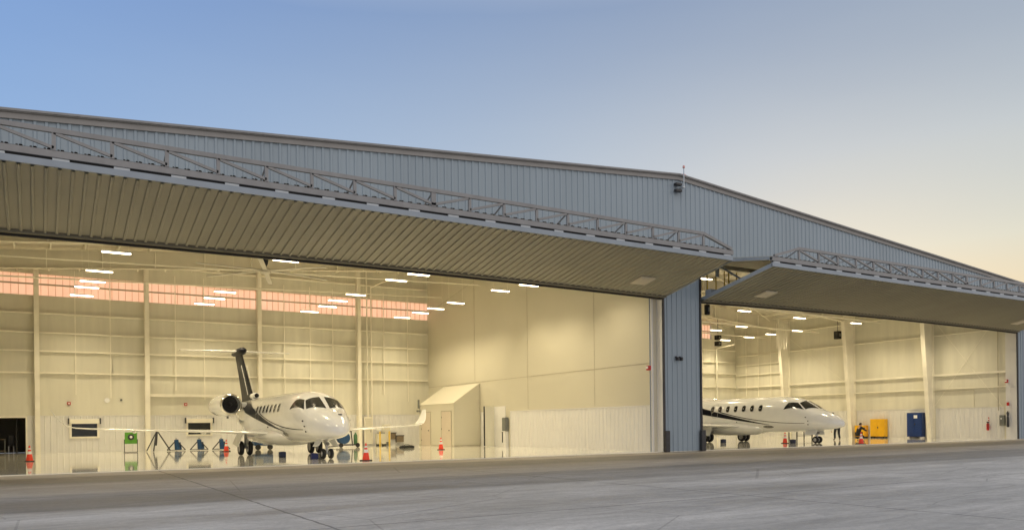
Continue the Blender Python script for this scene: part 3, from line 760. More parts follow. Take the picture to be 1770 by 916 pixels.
    # fin, bullet and tailplane
    def lens(c0, c1, s0, t): 
        k = 12; up = []; dn = []
        for i in range(k + 1):
            u = c0 + (c1 - c0) * i / k
            h = t * 2.4 * (.2969 * math.sqrt(max(u, 0)) - .126 * u - .3516 * u * u + .2843 * u ** 3 - .1015 * u ** 4) * 2
            up.append((u, h)); dn.append((u, -h))
        return up + dn[-2:0:-1] if c1 >= .999 else up + dn[::-1][:-1]
    fs = [(2.6, 14.5, 3.9, .20), (2.95, 15.0, 3.1, .17), (4.4, 16.6, 2.4, .15), (5.75, 18.1, 1.9, .13)]
    def finpart(c0, c1, grow):
        rg = []
        for z, s0, c, t in fs: rg.append([(h + math.copysign(grow, h) if abs(h) > 1e-6 else 0, s0 + u * c - (grow * 2 if u < .01 else 0), z) for u, h in lens(c0, c1, s0, t)])
        return MB().loft(rg)
    V = finpart(0, 1, 0).build('tail_fin', 'white', T, True)
    finpart(0, .97, .006).build('fin_stripe', 'navy', V, True)
    for sg in (-1, 1):
        MB().prism([(sg * (.165), 15.7, 3.15), (sg * .165, 15.76, 3.15), (sg * .145, 17.45, 4.9), (sg * .145, 17.39, 4.9)], (sg * .012, 0, 0)).build('fin_pinline', 'paper', V)
    MB().lathe([(.13, 14.35), (.16, 14.4), (.17, 15.2), (.05, 16.0)], (0, 0, 3.06), 'Y', 18).build('ram_inlet', 'white', V, True)
    MB().lathe([(.12, 14.33), (.11, 14.345)], (0, 0, 3.06), 'Y', 16).build('inlet_mouth', 'black', V)
    rg = []
    for s, r in ((17.3, .03), (17.45, .16), (17.9, .25), (19.0, .25), (20.2, .16), (20.9, .03)):
        rg.append([(r * math.cos(t), s, 5.78 + r * .9 * math.sin(t)) for t in [2 * PI * i / 16 for i in range(16)]])
    MB().loft(rg).build('fin_bullet', 'navy', V, True)
    for sg in (-1, 1):
        rg = []
        for x, s0, c, z, t in ((0.05, 18.2, 1.75, 5.80, .15), (1.2, 18.65, 1.4, 5.83, .12), (3.15, 19.4, .8, 5.88, .06)):
            rg.append([(sg * x, s0 + u, z + h) for u, h in af(c, t)])
        MB().loft(rg).build('tailplane', 'white', T, True)
    return T
M['bollardy'] = mat('faded_yellow', (.62, .43, .07), .5, 0, .1, 5)
M['greyrim'] = mat('grey_rim', (.42, .42, .40), .4, 0, .05, 6)
jet((10.07, 29.45, 0), R(-0.7), 'white twin engine jet with navy tail fin parked in the left bay')
jet((39.78, 28.95, 0), R(-1.0), 'white jet with navy side stripe parked nose out in the right bay')

# ------------------------------------------------------------------ cones
def cone():
    t = thing('traffic_cone', (0, 0, 0), 'x', 'traffic cone', 'orange traffic cones around the jets')
    MB().box(-.19, -.19, 0, .19, .19, .035).build('cone_base', 'black', t, bevel=.012)
    b = MB().lathe([(.155, .035), (.145, .06), (.028, .71), (.02, .715)], n=24).build('cone_body', 'cone', t, True)
    for z0, z1 in ((.33, .46), (.53, .61)):
        r = lambda z: .145 - .117 * (z - .06) / .65 + .003
        MB().lathe([(r(z0), z0), (r(z1), z1), (r(z1) - .004, z1), (r(z0) - .004, z0)], n=24, close=True).build('reflective_band', 'refl', b, True)
    return t
c0 = cone()
for i, (x, y, lb) in enumerate([(-.27, 38.8, 'orange cone standing on the glossy floor by the dark doorway'),
                                (9.07, 46.0, 'orange cone under the left wing beside the blue jacks'),
                                (10.72, 28.55, 'nearest orange cone, just beyond the nose of the left jet'),
                                (18.72, 38.5, 'orange cone in front of the doors of the small block'),
                                (38.77, 32.3, 'orange cone under the fuselage of the right jet'),
                                (39.9, 27.95, 'orange cone ahead of the right jet near the yellow cabinets')]):
    c = c0 if i == 0 else copy_tree(c0)
    c.location = (x, y, 0); c.scale = (.93, .93, .93); c.rotation_euler = (0, 0, .3 * i); c['label'] = lb

# ------------------------------------------------------------------ small block against the partition
T = thing('utility_block', (22.4, 44.2, 0), 'cream lean-to block with sloping roof and two beige doors', 'building')
bx0, bx1, by0, by1 = 22.4, PX - .03, 44.2, 49.4
MB().box(bx0, by0, 0, bx1, by1, 2.72).build('wall', 'wpanel', T)
MB().prism([(bx0 - .02, by0 - .02, 2.72), (bx1, by0 - .02, 2.72), (bx1, by0 - .02, 4.0)], (0, by1 - by0 + .04, 0)).build('roof', 'wpanel', T)
MB().box(bx0 - .015, by0, 0, bx0 - .002, by1, .07).build('skirting', 'seam', T); MB().box(bx0, by0 - .015, 0, bx1, by0 - .002, .07).build('skirting', 'seam', T)
for y0, y1 in ((44.55, 45.9), (47.6, 49.0)):
    f = MB(); f.box(bx0 - .035, y0 - .06, 0, bx0 - .003, y0, 2.26); f.box(bx0 - .035, y1, 0, bx0 - .003, y1 + .06, 2.26); f.box(bx0 - .035, y0, 2.2, bx0 - .003, y1, 2.26)
    d = MB().box(bx0 - .028, y0 + .005, .01, bx0 - .006, y1 - .005, 2.19).build('door', 'beige', T)
    f.build('door_frame', 'seam', d)
    MB().tube((bx0 - .03, y0 + .2, 1.0), (bx0 - .10, y0 + .2, 1.0), .03, n=8).build('handle', 'darksteel', d)
    for z in (.35, 1.1, 1.85): MB().cbox((bx0 - .032, y1 - .02, z), (.02, .04, .11)).build('hinge', 'darksteel', d)
MB().cbox((bx0 - .12, 49.25, 2.32), (.2, .22, .12)).build('door_light', 'grey', T)
MB().box(bx0 - .1, 49.3, 2.5, bx0 - .005, 49.42, 3.1).build('downpipe_head', 'grey', T)

# open personnel door in the partition, with its dark edge
T = thing('personnel_door', (PX, 42.1, 0), 'cream door set in the partition with a dark upright edge', 'door')
MB().box(PX - .03, 41.0, .0, PX - .004, 43.1, 2.45).build('door_frame', 'wains', T)
MB().box(PX - .75, 42.33, .02, PX - .70, 42.42, 2.47).build('door_edge', 'black', T)
MB().box(PX - .70, 42.34, .02, PX - .035, 42.41, 2.45).build('door_leaf', 'liner', T)
T = thing('switch_cabinet', (PX, 40.9, 0), 'tall grey panel box on the partition above a white pedestal', 'electrical panel')
MB().box(PX - .28, 40.62, .95, PX - .03, 41.0, 1.75).build('panel_box', 'grey', T, bevel=.02)
MB().box(PX - .24, 40.66, 0, PX - .03, 40.96, .92).build('pedestal', 'wains', T)
MB().box(PX - .27, 40.99, .25, PX - .2, 41.03, .9).build('cable', 'black', T)

def strobe(x, y, z, s, lb):
    t = thing('alarm_strobe', (x, y, z), lb, 'fire alarm')
    MB().cbox((x - .04, y, z), (.07, .16, .22)).build('mount_plate', 'paper', t)
    MB().cbox((x - .15, y, z), (.17, .17, .22)).build('alarm_body', 'red', t, bevel=.02)
    MB().cbox((x - .25, y, z + .02), (.05, .11, .10)).build('lens', 'refl', t)
strobe(PX - .1, YF + .38, 3.83, 0, 'red alarm strobe on the white post at the partition end')
strobe(WR - .35, YF + .48, 3.82, 0, 'red alarm strobe on the white post at the far right')
for x, y, z, lb in ((1.6, YB, 2.83, 'small red and dark alarm box above the left window'), (7.86, YB, 2.80, 'small red and dark alarm box above the window behind the engine')):
    t = thing('alarm_box', (x, y - .01, z), lb, 'fire alarm')
    MB().cbox((x, y - .05, z), (.17, .08, .17)).build('housing', 'red', t); MB().cbox((x, y - .1, z), (.08, .03, .08)).build('lens', 'refl', t)
t = thing('wall_detector', (4.3, YB - .01, 3.05), 'small dark round detector on the upper cream back wall', 'detector')
MB().tube((4.3, YB, 3.05), (4.3, YB - .1, 3.05), .06, n=12).build('body', 'grey', t)
t = thing('wall_dial', (3.55, YB - .01, 3.02), 'faint round white clock above and right of the left window', 'clock')
MB().tube((3.55, YB, 3.02), (3.55, YB - .05, 3.02), .15, n=24).build('clock_face', 'wains', t)
MB().tube((3.55, YB - .05, 3.02), (3.55, YB - .06, 3.02), .13, n=24).build('dial', 'paper', t)

def sconce(z, lb):
    t = thing('wall_floodlight', (25.38, YF - .13, z), lb, 'floodlight', 'dark floodlights under the ridge')
    MB().box(25.2, YF - .36, z - .05, 25.56, YF - .18, z + .06).build('lamp_head', 'darksteel', t, bevel=.015); MB().box(25.34, YF - .2, z - .03, 25.42, YF - .125, z + .03).build('bracket', 'darksteel', t)
sconce(12.25, 'upper dark floodlight on the gable just under the ridge'); sconce(11.96, 'lower dark floodlight on the gable below the ridge')
t = thing('beacon_mast', (25.6, YF - .5, 12.4), 'thin white mast with a red beacon at the roof ridge', 'mast')
MB().tube((25.62, YF - .4, 12.15), (25.62, YF - .4, 13.0), .025, n=8).build('pole', 'slot', t)
M['pinklens'] = mat('pink_lens', (.65, .32, .30), .3, 0, .05, 4)
MB().lathe([(.04, 13.0), (.06, 13.03), (.05, 13.1), (.02, 13.13)], (25.62, YF - .4, 0), n=12).build('beacon', 'pinklens', t, True)
MB().box(25.56, YF - .42, 12.1, 25.68, YF - .15, 12.16).build('bracket', 'slot', t)
t = thing('ridge_cap', (25.9, YF, 12.85), 'pinkish domed vent cap at the end of the ridge', 'vent')
MB().lathe([(.20, 12.70), (.20, 12.84), (.14, 12.90), (.03, 12.93)], (26.0, YF + .1, 0), n=16).build('dome', 'pinklens', t, True)
for dx, lb in ((0, 'left of two tiny dark cameras on the centre pier'), (.24, 'right of two tiny dark cameras on the centre pier')):
    t = thing('security_camera', (25.28 + dx, YF - .1, 4.25), lb, 'camera')
    MB().cbox((25.28 + dx, YF - .2, 4.25), (.10, .16, .16)).build('camera_body', 'darksteel', t, bevel=.02); MB().cbox((25.28 + dx, YF - .11, 4.34), (.05, .08, .06)).build('bracket', 'darksteel', t)
t = thing('call_box', (26.95, YF, 3.6), 'small dark box on the right edge of the centre pier', 'control box')
MB().box(26.9, YF - .02, 3.45, 27.0, YF + .12, 3.75).build('box_body', 'darksteel', t, bevel=.01); MB().box(26.92, YF - .03, 3.6, 26.98, YF - .021, 3.66).build('button', 'red', t)

# ceiling fan
t = thing('ceiling_fan', (8.89, 36.06, 8.3), 'large cream ceiling fan with long blades and a dark drop rod', 'ceiling fan')
zt = roof(8.89) - .3
MB().tube((8.89, 36.06, 8.75), (8.89, 36.06, zt), .05, n=10).build('drop_rod', 'darksteel', t)
MB().lathe([(.02, 8.5), (.10, 8.65), (.16, 9.0), (.10, 9.2)], (8.89, 36.06, 0), n=12).build('motor', 'darksteel', t, True)
MB().lathe([(.10, 8.2), (.24, 8.26), (.26, 8.4), (.12, 8.48)], (8.89, 36.06, 0), n=20).build('hub', 'fan', t, True)
for k in range(6):
    a = R(12 + 60 * k); d = Vector((math.cos(a), math.sin(a), 0)); p = Vector((8.89, 36.06, 8.36))
    MB().bar(p + d * .22, p + d * 3.1 + Vector((0, 0, -.06)), .20, .035).build('blade', 'fan', t)
for k in range(4):
    a = R(45 + 90 * k); MB().tube((8.89 + 1.5 * math.cos(a), 36.06 + 1.5 * math.sin(a), zt), (8.89, 36.06, 8.7), .01, n=5).build('guy_wire', 'grey', t)

# ------------------------------------------------------------------ equipment on the floor, left bay
t = thing('green_stand', (4.5, 48.8, 0), 'green board on a black frame stand beneath the left wing', 'stand')
MB().box(4.19, 48.66, .50, 4.81, 48.74, 1.14).build('board', 'green', t, bevel=.01)
mb = MB(); 
for s in (-1, 1): mb.bar((4.5 + s * .33, 48.7, .75), (4.5 + s * .33, 48.66, .02), .035, .035)
mb.bar((4.17, 48.66, .03), (4.83, 48.66, .03), .035, .035); mb.bar((4.17, 49.0, .03), (4.17, 48.66, .03), .035, .035); mb.bar((4.83, 49.0, .03), (4.83, 48.66, .03), .035, .035)
mb.build('frame', 'black', t)
MB().lathe([(.02, 48.60), (.15, 48.61), (.17, 48.655)], (4.5, 0, .87), 'Y', 16).build('emblem', 'darksteel', t); MB().lathe([(.01, 48.585), (.07, 48.6)], (4.5, 0, .88), 'Y', 12).build('emblem_centre', 'refl', t)

t = thing('tripod_jack', (5.9, 49.9, 0), 'tall dark three legged jack near the second wall column', 'jack')
for q in ((5.45, 50.1), (5.75, 49.5), (6.75, 50.3)): MB().bar((6.05 if q[0] > 6 else 5.95, 49.95, 1.12), (q[0], q[1], .03), .055, .055).build('leg', 'darksteel', t)
MB().tube((5.92, 49.9, .35), (5.98, 49.93, 1.15), .06, n=10).build('cylinder', 'darksteel', t, True)
def jack(x, y, lb):
    t = thing('wing_jack', (x, y, 0), lb, 'jack', 'low blue jacks along the back wall')
    MB().tube((x + .08, y, .06), (x + .02, y, .66), .15, .12, n=14).build('cylinder', 'blue', t, True)
    MB().tube((x + .02, y, .66), (x + .01, y, .74), .05, n=10).build('ram', 'gear', t, True)
    MB().tube((x + .26, y + .1, .08), (x + .20, y + .05, .50), .09, .07, n=12).build('pump', 'blue', t, True)
    for q in ((-.5, -.05), (.52, -.1), (.1, .5)): MB().bar((x + .02 + q[0] * .15, y, .55), (x + q[0], y + q[1], .04), .055, .055).build('leg', 'darksteel', t)
    mb = MB(); mb.bar((x - .46, y - .05, .05), (x + .48, y - .1, .05), .04, .04); mb.build('base_bar', 'darksteel', t)
jack(7.1, 50.6, 'low blue jack just right of the tall three legged jack')
jack(8.35, 50.4, 'low blue jack below the window with the half closed shutter')
jack(9.6, 50.3, 'low blue jack half hidden behind an orange cone')

t = thing('ground_power_unit', (11.7, 48.0, 0), 'blue wheeled unit seen behind the left main gear', 'ground unit')
MB().box(11.0, 47.7, .25, 12.1, 48.4, .95).build('body', 'blue', t, bevel=.05)
MB().box(11.1, 47.68, .55, 11.5, 47.695, .85).build('control_panel', 'grey', t)
for s in (11.2, 11.9): MB().tube((s, 47.62, .16), (s, 47.72, .16), .16, n=16).build('wheel', 'tyre', t, True)
MB().path([(11.0, 47.9, .35), (10.7, 47.8, .3), (10.6, 47.7, .75)], .03).build('tow_handle', 'darksteel', t)

t = thing('hose_cart', (17.2, 48.9, 0), 'dark blue cart with a reel, tow arm and green bottle', 'cart')
MB().tube((16.7, 48.6, .58), (17.15, 48.6, .58), .36, n=20).build('reel', 'blue', t, True) if False else MB().lathe([(.1, 48.4), (.38, 48.4), (.38, 48.45), (.22, 48.47), (.22, 48.8), (.38, 48.82), (.38, 48.87), (.1, 48.87)], (16.75, 0, .60), 'Y', 20).build('reel', 'blue', t, True)
mb = MB(); mb.bar((17.35, 48.6, .1), (17.25, 48.6, 1.1), .06, .06); mb.bar((17.35, 48.6, 1.05), (17.6, 48.6, 1.25), .05, .05); mb.bar((16.4, 48.6, .95), (17.3, 48.6, 1.02), .09, .09); mb.box(16.35, 48.4, .12, 17.7, 48.9, .2); mb.build('frame', 'darksteel', t)
MB().bar((16.4, 48.6, .1), (15.55, 48.3, .05), .08, .06).build('tow_arm', 'darksteel', t)
MB().lathe([(.12, .2), (.12, .75), (.05, .88), (.03, .95)], (17.55, 48.6, 0), n=14).build('gas_bottle', 'greenb', t, True) if 'greenb' in M else MB().lathe([(.12, .2), (.12, .75), (.05, .88), (.03, .95)], (17.55, 48.6, 0), n=14).build('gas_bottle', mat('dull_green', (.06, .16, .07), .5), t, True)
for s in (16.5, 17.6): MB().tube((s, 48.3, .14), (s, 48.38, .14), .14, n=16).build('wheel', 'tyre', t, True)

for x, y, lb in ((18.75, 47.4, 'left of two yellow bollards near the back wall'), (20.0, 48.9, 'right of two yellow bollards near the back wall')):
    t = MB().lathe([(.058, 0), (.058, .94), (.045, .985), (.01, 1.0)], (x, y, 0), n=16).build('bollard', 'bollardy', None, True); tag(t, lb, 'bollard', 'yellow bollards')
t = thing('electrical_cabinet', (19.45, 51.5, 0), 'tall narrow cream cabinet on the back wall behind the bollards', 'electrical cabinet')
MB().box(19.2, 51.3, .12, 19.75, 51.45, 1.95).build('cabinet_body', 'steel_w', t, bevel=.015); MB().box(19.24, 51.28, .2, 19.7, 51.298, 1.9).build('cabinet_door', 'wpanel', t); MB().cbox((19.62, 51.26, 1.0), (.03, .03, .15)).build('handle', 'darksteel', t)
MB().tube((19.5, 51.4, 1.95), (19.5, 51.4, 5.5), .04, n=8).build('conduit', 'steel_w', t)
t = thing('pump_box', (20.2, 51.2, 0), 'squat cream box with black feet between the yellow bollards', 'box')
MB().box(19.95, 50.9, .1, 20.6, 51.3, .82).build('body', 'wpanel', t, bevel=.03); MB().box(19.98, 50.95, 0, 20.2, 51.25, .1).build('foot', 'black', t); MB().box(20.4, 50.95, 0, 20.58, 51.25, .1).build('foot', 'black', t); MB().cbox((20.25, 51.0, .87), (.5, .2, .06)).build('lid', 'grey', t)
t = thing('cream_locker', (20.9, 51.5, 0), 'plain cream locker behind the right yellow bollard', 'locker')
MB().box(20.6, 51.35, .25, 21.1, 51.68, 1.45).build('locker_body', 'steel_w', t, bevel=.01); MB().box(20.63, 51.33, .3, 21.07, 51.348, 1.4).build('locker_door', 'wpanel', t); MB().box(20.65, 51.4, 0, 21.05, 51.6, .25).build('plinth', 'grey', t)
for x, z, lb in ((21.4, .62, 'upper brown framed board on the pale wall panels'), (21.95, .42, 'lower brown framed board overlapping the first board')):
    t = thing('leaning_board', (x, YB - .1, z), lb, 'board'); y = YB - (.12 if x < 21.5 else .2)
    MB().box(x - .28, y, z - .22, x + .28, y + .04, z + .22).build('board', 'wood', t); mb = MB(); mb.box(x - .32, y - .015, z + .2, x + .32, y + .05, z + .26); mb.box(x - .32, y - .015, z - .26, x - .27, y + .05, z + .2); mb.build('frame', 'darksteel', t)
t = thing('black_tool_bag', (18.9, 43.5, 0), 'low black bag lying on the glossy floor near the small block', 'bag')
MB().loft([[(18.9 + sx * .42 * a, 43.5 + sy * .2 * a, z) for sx, sy in ((-1, -1), (1, -1), (1, 1), (-1, 1))] for z, a in ((.0, .92), (.06, 1), (.12, .9), (.17, .6))]).build('bag_body', 'black', t, True)
MB().path([(18.7, 43.5, .16), (18.8, 43.5, .22), (19.0, 43.5, .22), (19.1, 43.5, .16)], .012, 6).build('handle', 'darksteel', t)
def chock(x, y, lb, m='navyblk'):
    t = thing('wheel_chock_box', (x, y, 0), lb, 'chock')
    MB().box(x - .13, y - .13, 0, x + .13, y + .13, .24).build('block', m, t, bevel=.02); MB().tube((x - .09, y, .24), (x + .09, y, .24), .018, n=6).build('rope_handle', 'grey', t)
M['navyblk'] = mat('dark_blue_block', (.012, .02, .06), .6, 0, .2, 8); M['navyblk2'] = mat('navy_block', (.02, .03, .13), .6, 0, .2, 8)
chock(9.16, 34.6, 'black box on the floor left of the main wheels of the left jet'); chock(9.66, 31.6, 'navy box on the floor just left of the left jet nose wheels', 'navyblk2')
chock(37.4, 36.0, 'black box between the main wheels of the right jet'); chock(38.8, 31.75, 'black box beside the orange cone under the right jet')
# shelving in the dark opening
t = thing('shelf_unit', (-1.9, YB + 1.2, 0), 'dim shelf trolley standing inside the dark doorway', 'shelf')
mb = MB()
for sx in (-2.35, -1.55):
    for sy in (.9, 1.4): mb.box(sx - .02, YB + sy - .02, .02, sx + .02, YB + sy + .02, .85)
mb.build('post', 'grey', t) if False else None
for sx in (-2.35, -1.55):
    for sy in (.9, 1.4): MB().box(sx - .02, YB + sy - .02, .02, sx + .02, YB + sy + .02, .85).build('post', 'grey', t)
for z in (.15, .8): MB().box(-2.38, YB + .86, z, -1.52, YB + 1.44, z + .04).build('shelf', 'wood', t)
t = thing('office_chair', (-1.25, YB + 1.3, 0), 'dim dark chair beside the shelf inside the doorway', 'chair')
MB().box(-1.4, YB + 1.15, .43, -1.1, YB + 1.45, .5).build('seat', 'darksteel', t, bevel=.02); MB().box(-1.4, YB + 1.42, .5, -1.1, YB + 1.46, 1.05).build('backrest', 'darksteel', t, bevel=.02)
for sx in (-1.37, -1.13):
    for sy in (1.18, 1.42): MB().bar((sx, YB + sy, .43), (sx, YB + sy, 0), .03, .03).build('leg', 'gear', t)

# ------------------------------------------------------------------ equipment, right bay
def cabinet(y0, y1, z1, m, name, lb, cat, x1=WR - .1, d=.42, slots=True):
    t = thing(name, (x1 - d / 2, (y0 + y1) / 2, 0), lb, cat)
    MB().box(x1 - d, y0, .1, x1, y1, z1).build('cabinet_body', m, t, bevel=.015)
    ym = (y0 + y1) / 2
    for a, b in ((y0 + .03, ym - .008), (ym + .008, y1 - .03)): MB().box(x1 - d - .022, a, .14, x1 - d - .003, b, z1 - .04).build('cabinet_door', m, t, bevel=.006)
    MB().cbox((x1 - d - .04, ym - .06, z1 * .55), (.03, .07, .12)).build('handle', 'darksteel', t)
    for y in (y0 + .1, y1 - .1): MB().box(x1 - d + .02, y - .08, 0, x1 - .02, y + .08, .1).build('foot', 'black' if m != 'bluecab' else 'refl', t)
    return t, x1 - d, ym
cabinet(36.6, 37.8, 1.44, 'yellow', 'safety_cabinet', 'taller yellow safety cabinet with two doors', 'cabinet')
cabinet(38.25, 39.15, .96, 'yellow', 'safety_cabinet', 'shorter yellow safety cabinet behind the crouching person', 'cabinet')
t, xx, ym = cabinet(33.65, 34.8, 1.86, 'bluecab', 'storage_cabinet', 'tall dark blue cabinet with a white notice on the door', 'cabinet')
MB().box(xx - .035, ym - .25, 1.45, xx - .024, ym + .02, 1.68).build('notice', 'paper', t)
t = thing('fire_extinguisher', (WR - .15, 29.2, .5), 'small red extinguisher hanging low on the right side wall', 'fire extinguisher')
MB().lathe([(.02, .55), (.085, .58), (.09, .98), (.04, 1.06), (.03, 1.1)], (WR - .15, 29.2, 0), n=16).build('cylinder', 'red', t, True); MB().box(WR - .2, 29.14, 1.08, WR - .1, 29.26, 1.15).build('valve', 'darksteel', t); MB().path([(WR - .18, 29.2, 1.1), (WR - .26, 29.15, .95), (WR - .26, 29.15, .7)], .012, 6).build('hose', 'black', t)
t = thing('extinguisher_sign', (WR - .04, 29.2, 1.3), 'narrow red and white wall strip above the extinguisher', 'sign')
MB().box(WR - .05, 29.17, 1.2, WR - .035, 29.23, 1.45).build('plate', 'red', t); MB().box(WR - .055, 29.17, 1.28, WR - .051, 29.23, 1.36).build('plate_band', 'paper', t)
t = thing('breaker_cabinet', (WR - .1, 28.35, .9), 'dark grey breaker panel with a white tag at far right', 'electrical panel')
MB().box(WR - .22, 28.1, .88, WR - .03, 28.42, 1.58).build('panel_box', 'grey', t, bevel=.015); MB().box(WR - .232, 28.25, 1.3, WR - .222, 28.33, 1.4).build('tag', 'paper', t)
t = thing('standpipe_hose', (WR - .2, 27.75, .8), 'slim dark hose unit on the post at far right', 'hose')
MB().lathe([(.05, .78), (.08, .85), (.07, 1.4), (.05, 1.5), (.08, 1.7), (.03, 1.85)], (WR - .46, 27.75, 0), n=12).build('hose_body', 'darksteel', t, True); MB().box(WR - .50, 27.70, 2.2, WR - .36, 27.8, 2.42).build('sign_plate', 'red', t)
def heater(x, y, z, lb, sz=(.5, .5, .35), n=1):
    t = thing('unit_heater', (x, y, z), lb, 'heater')
    for k in range(n): 
        MB().cbox((x, y, z + k * .52), sz).build('housing', 'black', t, bevel=.02)
        MB().cbox((x, y - sz[1] / 2 - .02, z + k * .52), (sz[0] * .4, .03, sz[2] * .4)).build('grille', 'grey', t)
    MB().tube((x, y, z + sz[2] / 2 + (n - 1) * .52), (x, y, roof(x) - .3), .02, n=6).build('hanger', 'darksteel', t)
heater(50.0, 48.6, 8.05, 'stacked pair of black units hanging far back in the right bay', (.45, .4, .38), 2)
heater(54.7, 40.3, 8.15, 'single dark square unit high on the right side wall', (.42, .42, .62))
heater(28.3, 28.2, 6.85, 'dark bracket hanging just under the right bay door edge', (.2, .2, .5))
t = thing('work_table', (48.2, 38.4, 0), 'low black legged table behind the right jet nose gear', 'table')
for dx, dy in ((-.9, -.3), (-.9, .4), (.75, -.3), (.75, .4)): MB().bar((47.9 + dx, 38.4 + dy, 1.0), (47.9 + dx, 38.4 + dy, 0), .06, .06).build('leg', 'black', t)
MB().box(46.95, 38.05, .82, 48.7, 38.85, .86).build('table_top', 'wpanel', t); MB().bar((47.0, 38.1, .28), (48.65, 38.1, .28), .03, .03).build('cross_bar', 'darksteel', t)

# ------------------------------------------------------------------ people
def skin(name, pts, edges, rad, m, parent, sub=2, root=0):
    me = bpy.data.meshes.new(name); me.from_pydata([tuple(p) for p in pts], edges, []); me.update()
    o = bpy.data.objects.new(name, me); C.objects.link(o)
    sk = o.modifiers.new('skin', 'SKIN')
    if not me.skin_vertices: 
        pass
    for i, v in enumerate(me.skin_vertices[0].data):
        r = rad[i]; v.radius = r if isinstance(r, tuple) else (r, r); v.use_root = (i == root)
    s = o.modifiers.new('sub', 'SUBSURF'); s.levels = sub; s.render_levels = sub
    dg = bpy.context.evaluated_depsgraph_get(); ev = o.evaluated_get(dg)
    nm = bpy.data.meshes.new_from_object(ev); bpy.data.objects.remove(o)
    nm.materials.clear(); nm.materials.append(M[m])
    for p in nm.polygons: p.use_smooth = True
    q = bpy.data.objects.new(name, nm); C.objects.link(q); q.parent = parent
    return q
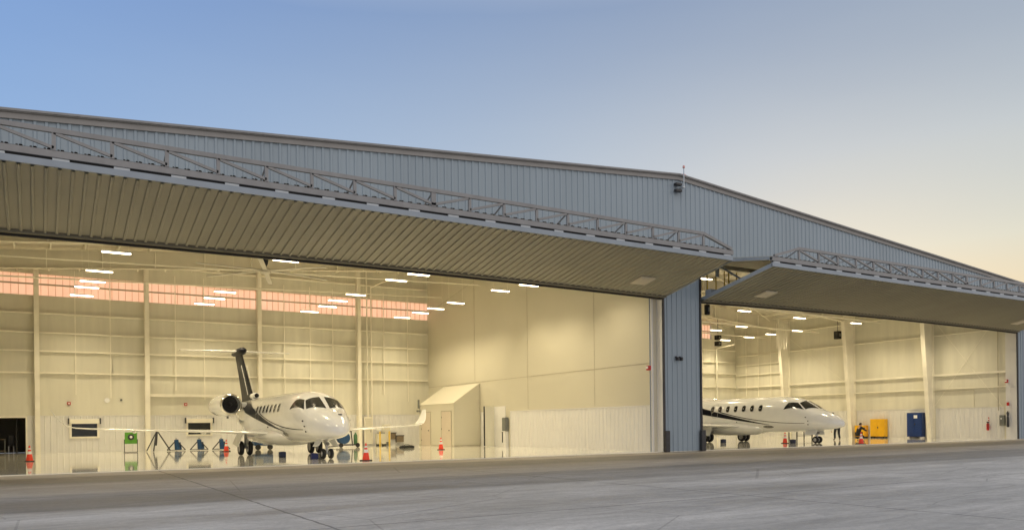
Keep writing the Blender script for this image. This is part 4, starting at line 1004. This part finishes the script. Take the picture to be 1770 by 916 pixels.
def person(loc, rz, J, label, top, legs):
    """J: joints in local metres, person facing -Y"""
    T = thing('person', loc, label, 'person', rz=rz + 1e-4)
    k = ['pelvis', 'belly', 'chest', 'neck', 'head0', 'head1', 'lsh', 'lel', 'lwr', 'lha', 'rsh', 'rel', 'rwr', 'rha', 'lhip', 'lkn', 'lan', 'lto', 'rhip', 'rkn', 'ran', 'rto']
    ed = [('pelvis', 'belly'), ('belly', 'chest'), ('chest', 'neck'), ('neck', 'head0'), ('head0', 'head1'), ('chest', 'lsh'), ('lsh', 'lel'), ('lel', 'lwr'), ('lwr', 'lha'),
          ('chest', 'rsh'), ('rsh', 'rel'), ('rel', 'rwr'), ('rwr', 'rha'), ('pelvis', 'lhip'), ('lhip', 'lkn'), ('lkn', 'lan'), ('lan', 'lto'), ('pelvis', 'rhip'), ('rhip', 'rkn'), ('rkn', 'ran'), ('ran', 'rto')]
    rd = dict(pelvis=.12, belly=.115, chest=.13, neck=.055, head0=.085, head1=.085, lsh=.06, rsh=.06, lel=.04, rel=.04, lwr=.028, rwr=.028, lha=.03, rha=.03, lhip=.085, rhip=.085, lkn=.055, rkn=.055, lan=.04, ran=.04, lto=.03, rto=.03)
    body = skin('body', [J[q] for q in k], [(k.index(a), k.index(b)) for a, b in ed], [rd[q] for q in k], 'skin', T)
    def garment(name, ks, m, grow):
        e2 = [(ks.index(a), ks.index(b)) for a, b in ed if a in ks and b in ks]
        skin(name, [J[q] for q in ks], e2, [rd[q] + grow for q in ks], m, T)
    garment('jacket', ['belly', 'chest', 'pelvis', 'lsh', 'lel', 'lwr', 'rsh', 'rel', 'rwr'], top, .03)
    garment('trousers', ['pelvis', 'lhip', 'lkn', 'lan', 'rhip', 'rkn', 'ran'], legs, .028)
    for s in 'lr': 
        a, b = Vector(J[s + 'an']), Vector(J[s + 'to']); skin('shoe', [a, a.lerp(b, .5), b], [(0, 1), (1, 2)], [.05, .045, .038], 'black', T)
    h0, h1 = Vector(J['head0']), Vector(J['head1']); up = (h1 - h0).normalized()
    fw = Vector(J.get('face', (0, -1, 0))).normalized(); sd = up.cross(fw).normalized()
    c = (h0 + h1) / 2
    rg = []
    for i in range(9):
        t = PI * i / 8 * .62; rg.append([c + up * (.125 * math.cos(t) + .015) + (fw * math.cos(a) * (.70 if math.cos(a) > 0 else 1) + sd * math.sin(a)) * .108 * math.sin(t) - fw * .02 for a in [2 * PI * j / 16 for j in range(16)]])
    MB().loft(rg).build('hair', 'hair', T, True, local=True)
    MB().loft([[c + fw * (.09 + .035 * q) - up * (.0 + .03 * q) + sd * .014 * math.cos(a) * (1.2 - q) + up * .022 * math.sin(a) * (1.2 - q) for a in [2 * PI * j / 8 for j in range(8)]] for q in (0, .5, 1)]).build('nose', 'skin', T, True, local=True)
    for s in (-1, 1):
        MB().lathe([(.002, -.009), (.009, -.004), (.009, .004), (.002, .009)], tuple(c + fw * .10 + sd * .034 * s + up * .022), n=8).build('eye', 'hair', T, True, local=True)
        e = c + sd * .098 * s
        MB().loft([[e + sd * s * q * .012 + (fw * math.cos(a) * .018 + up * math.sin(a) * .032) for a in [2 * PI * j / 8 for j in range(8)]] for q in (0, 1)]).build('ear', 'skin', T, True, local=True)
    MB().cbox(tuple(c + fw * .10 - up * .045), (.045, .02, .01)).build('mouth', 'lip', T, local=True)
    for s in 'lr':
        wr, ha = Vector(J[s + 'wr']), Vector(J[s + 'ha']); d = (ha - wr).normalized(); q = d.cross(Vector((0, 0, 1)))
        q = q.normalized() if q.length > .1 else Vector((1, 0, 0)); n_ = q.cross(d)
        for f in range(4):
            b = ha + q * (-.03 + .02 * f); ln = (.06, .075, .07, .055)[f]
            skin('finger', [b, b + d * ln * .55, b + d * ln * .9 - n_ * ln * .3], [(0, 1), (1, 2)], [.010, .009, .008], 'skin', T, 1)
        b = ha - q * .035 - d * .03; skin('thumb', [b, b - q * .03 + d * .03, b - q * .035 + d * .06], [(0, 1), (1, 2)], [.012, .010, .009], 'skin', T, 1)
    return T
M['lip'] = mat('lip', (.35, .14, .12), .5)
# bending over, back slightly to the camera, reaching down behind the nose cone
person((47.55, 35.2, 0), R(145), dict(pelvis=(0, .12, .93), belly=(0, -.03, 1.02), chest=(0, -.27, 1.08), neck=(0, -.42, 1.07), head0=(0, -.50, 1.06), head1=(0, -.60, 1.06),
    lsh=(.19, -.31, 1.06), lel=(.22, -.40, .80), lwr=(.16, -.55, .62), lha=(.14, -.59, .57), rsh=(-.19, -.31, 1.06), rel=(-.22, -.40, .80), rwr=(-.16, -.55, .62), rha=(-.14, -.59, .57),
    lhip=(.11, .12, .86), lkn=(.14, .02, .48), lan=(.16, .10, .09), lto=(.18, -.10, .035), rhip=(-.11, .12, .86), rkn=(-.13, .03, .48), ran=(-.17, .12, .09), rto=(-.20, -.08, .035), face=(0, -.35, -.9)),
    'person in dark trousers bending over behind the nose of the right jet', 'shirt2', 'jeans')
# crouching, reaching towards the cabinet
person((50.1, 35.3, 0), R(68), dict(pelvis=(0, .05, .42), belly=(0, 0, .56), chest=(0, -.10, .78), neck=(0, -.14, .93), head0=(0, -.16, 1.0), head1=(0, -.19, 1.09),
    lsh=(.18, -.13, .84), lel=(.20, -.38, .74), lwr=(.15, -.60, .80), lha=(.14, -.68, .82), rsh=(-.18, -.13, .84), rel=(-.20, -.36, .66), rwr=(-.14, -.56, .60), rha=(-.13, -.64, .60),
    lhip=(.11, .03, .38), lkn=(.16, -.38, .50), lan=(.15, -.22, .09), lto=(.17, -.42, .035), rhip=(-.11, .03, .38), rkn=(-.14, -.36, .14), ran=(-.14, .12, .10), rto=(-.15, .22, .04), face=(0, -1, -.1)),
    'person in black crouching and reaching toward the yellow cabinet', 'shirt', 'shirt')
for o in bpy.data.objects:
    if '_o' in o: del o['_o']
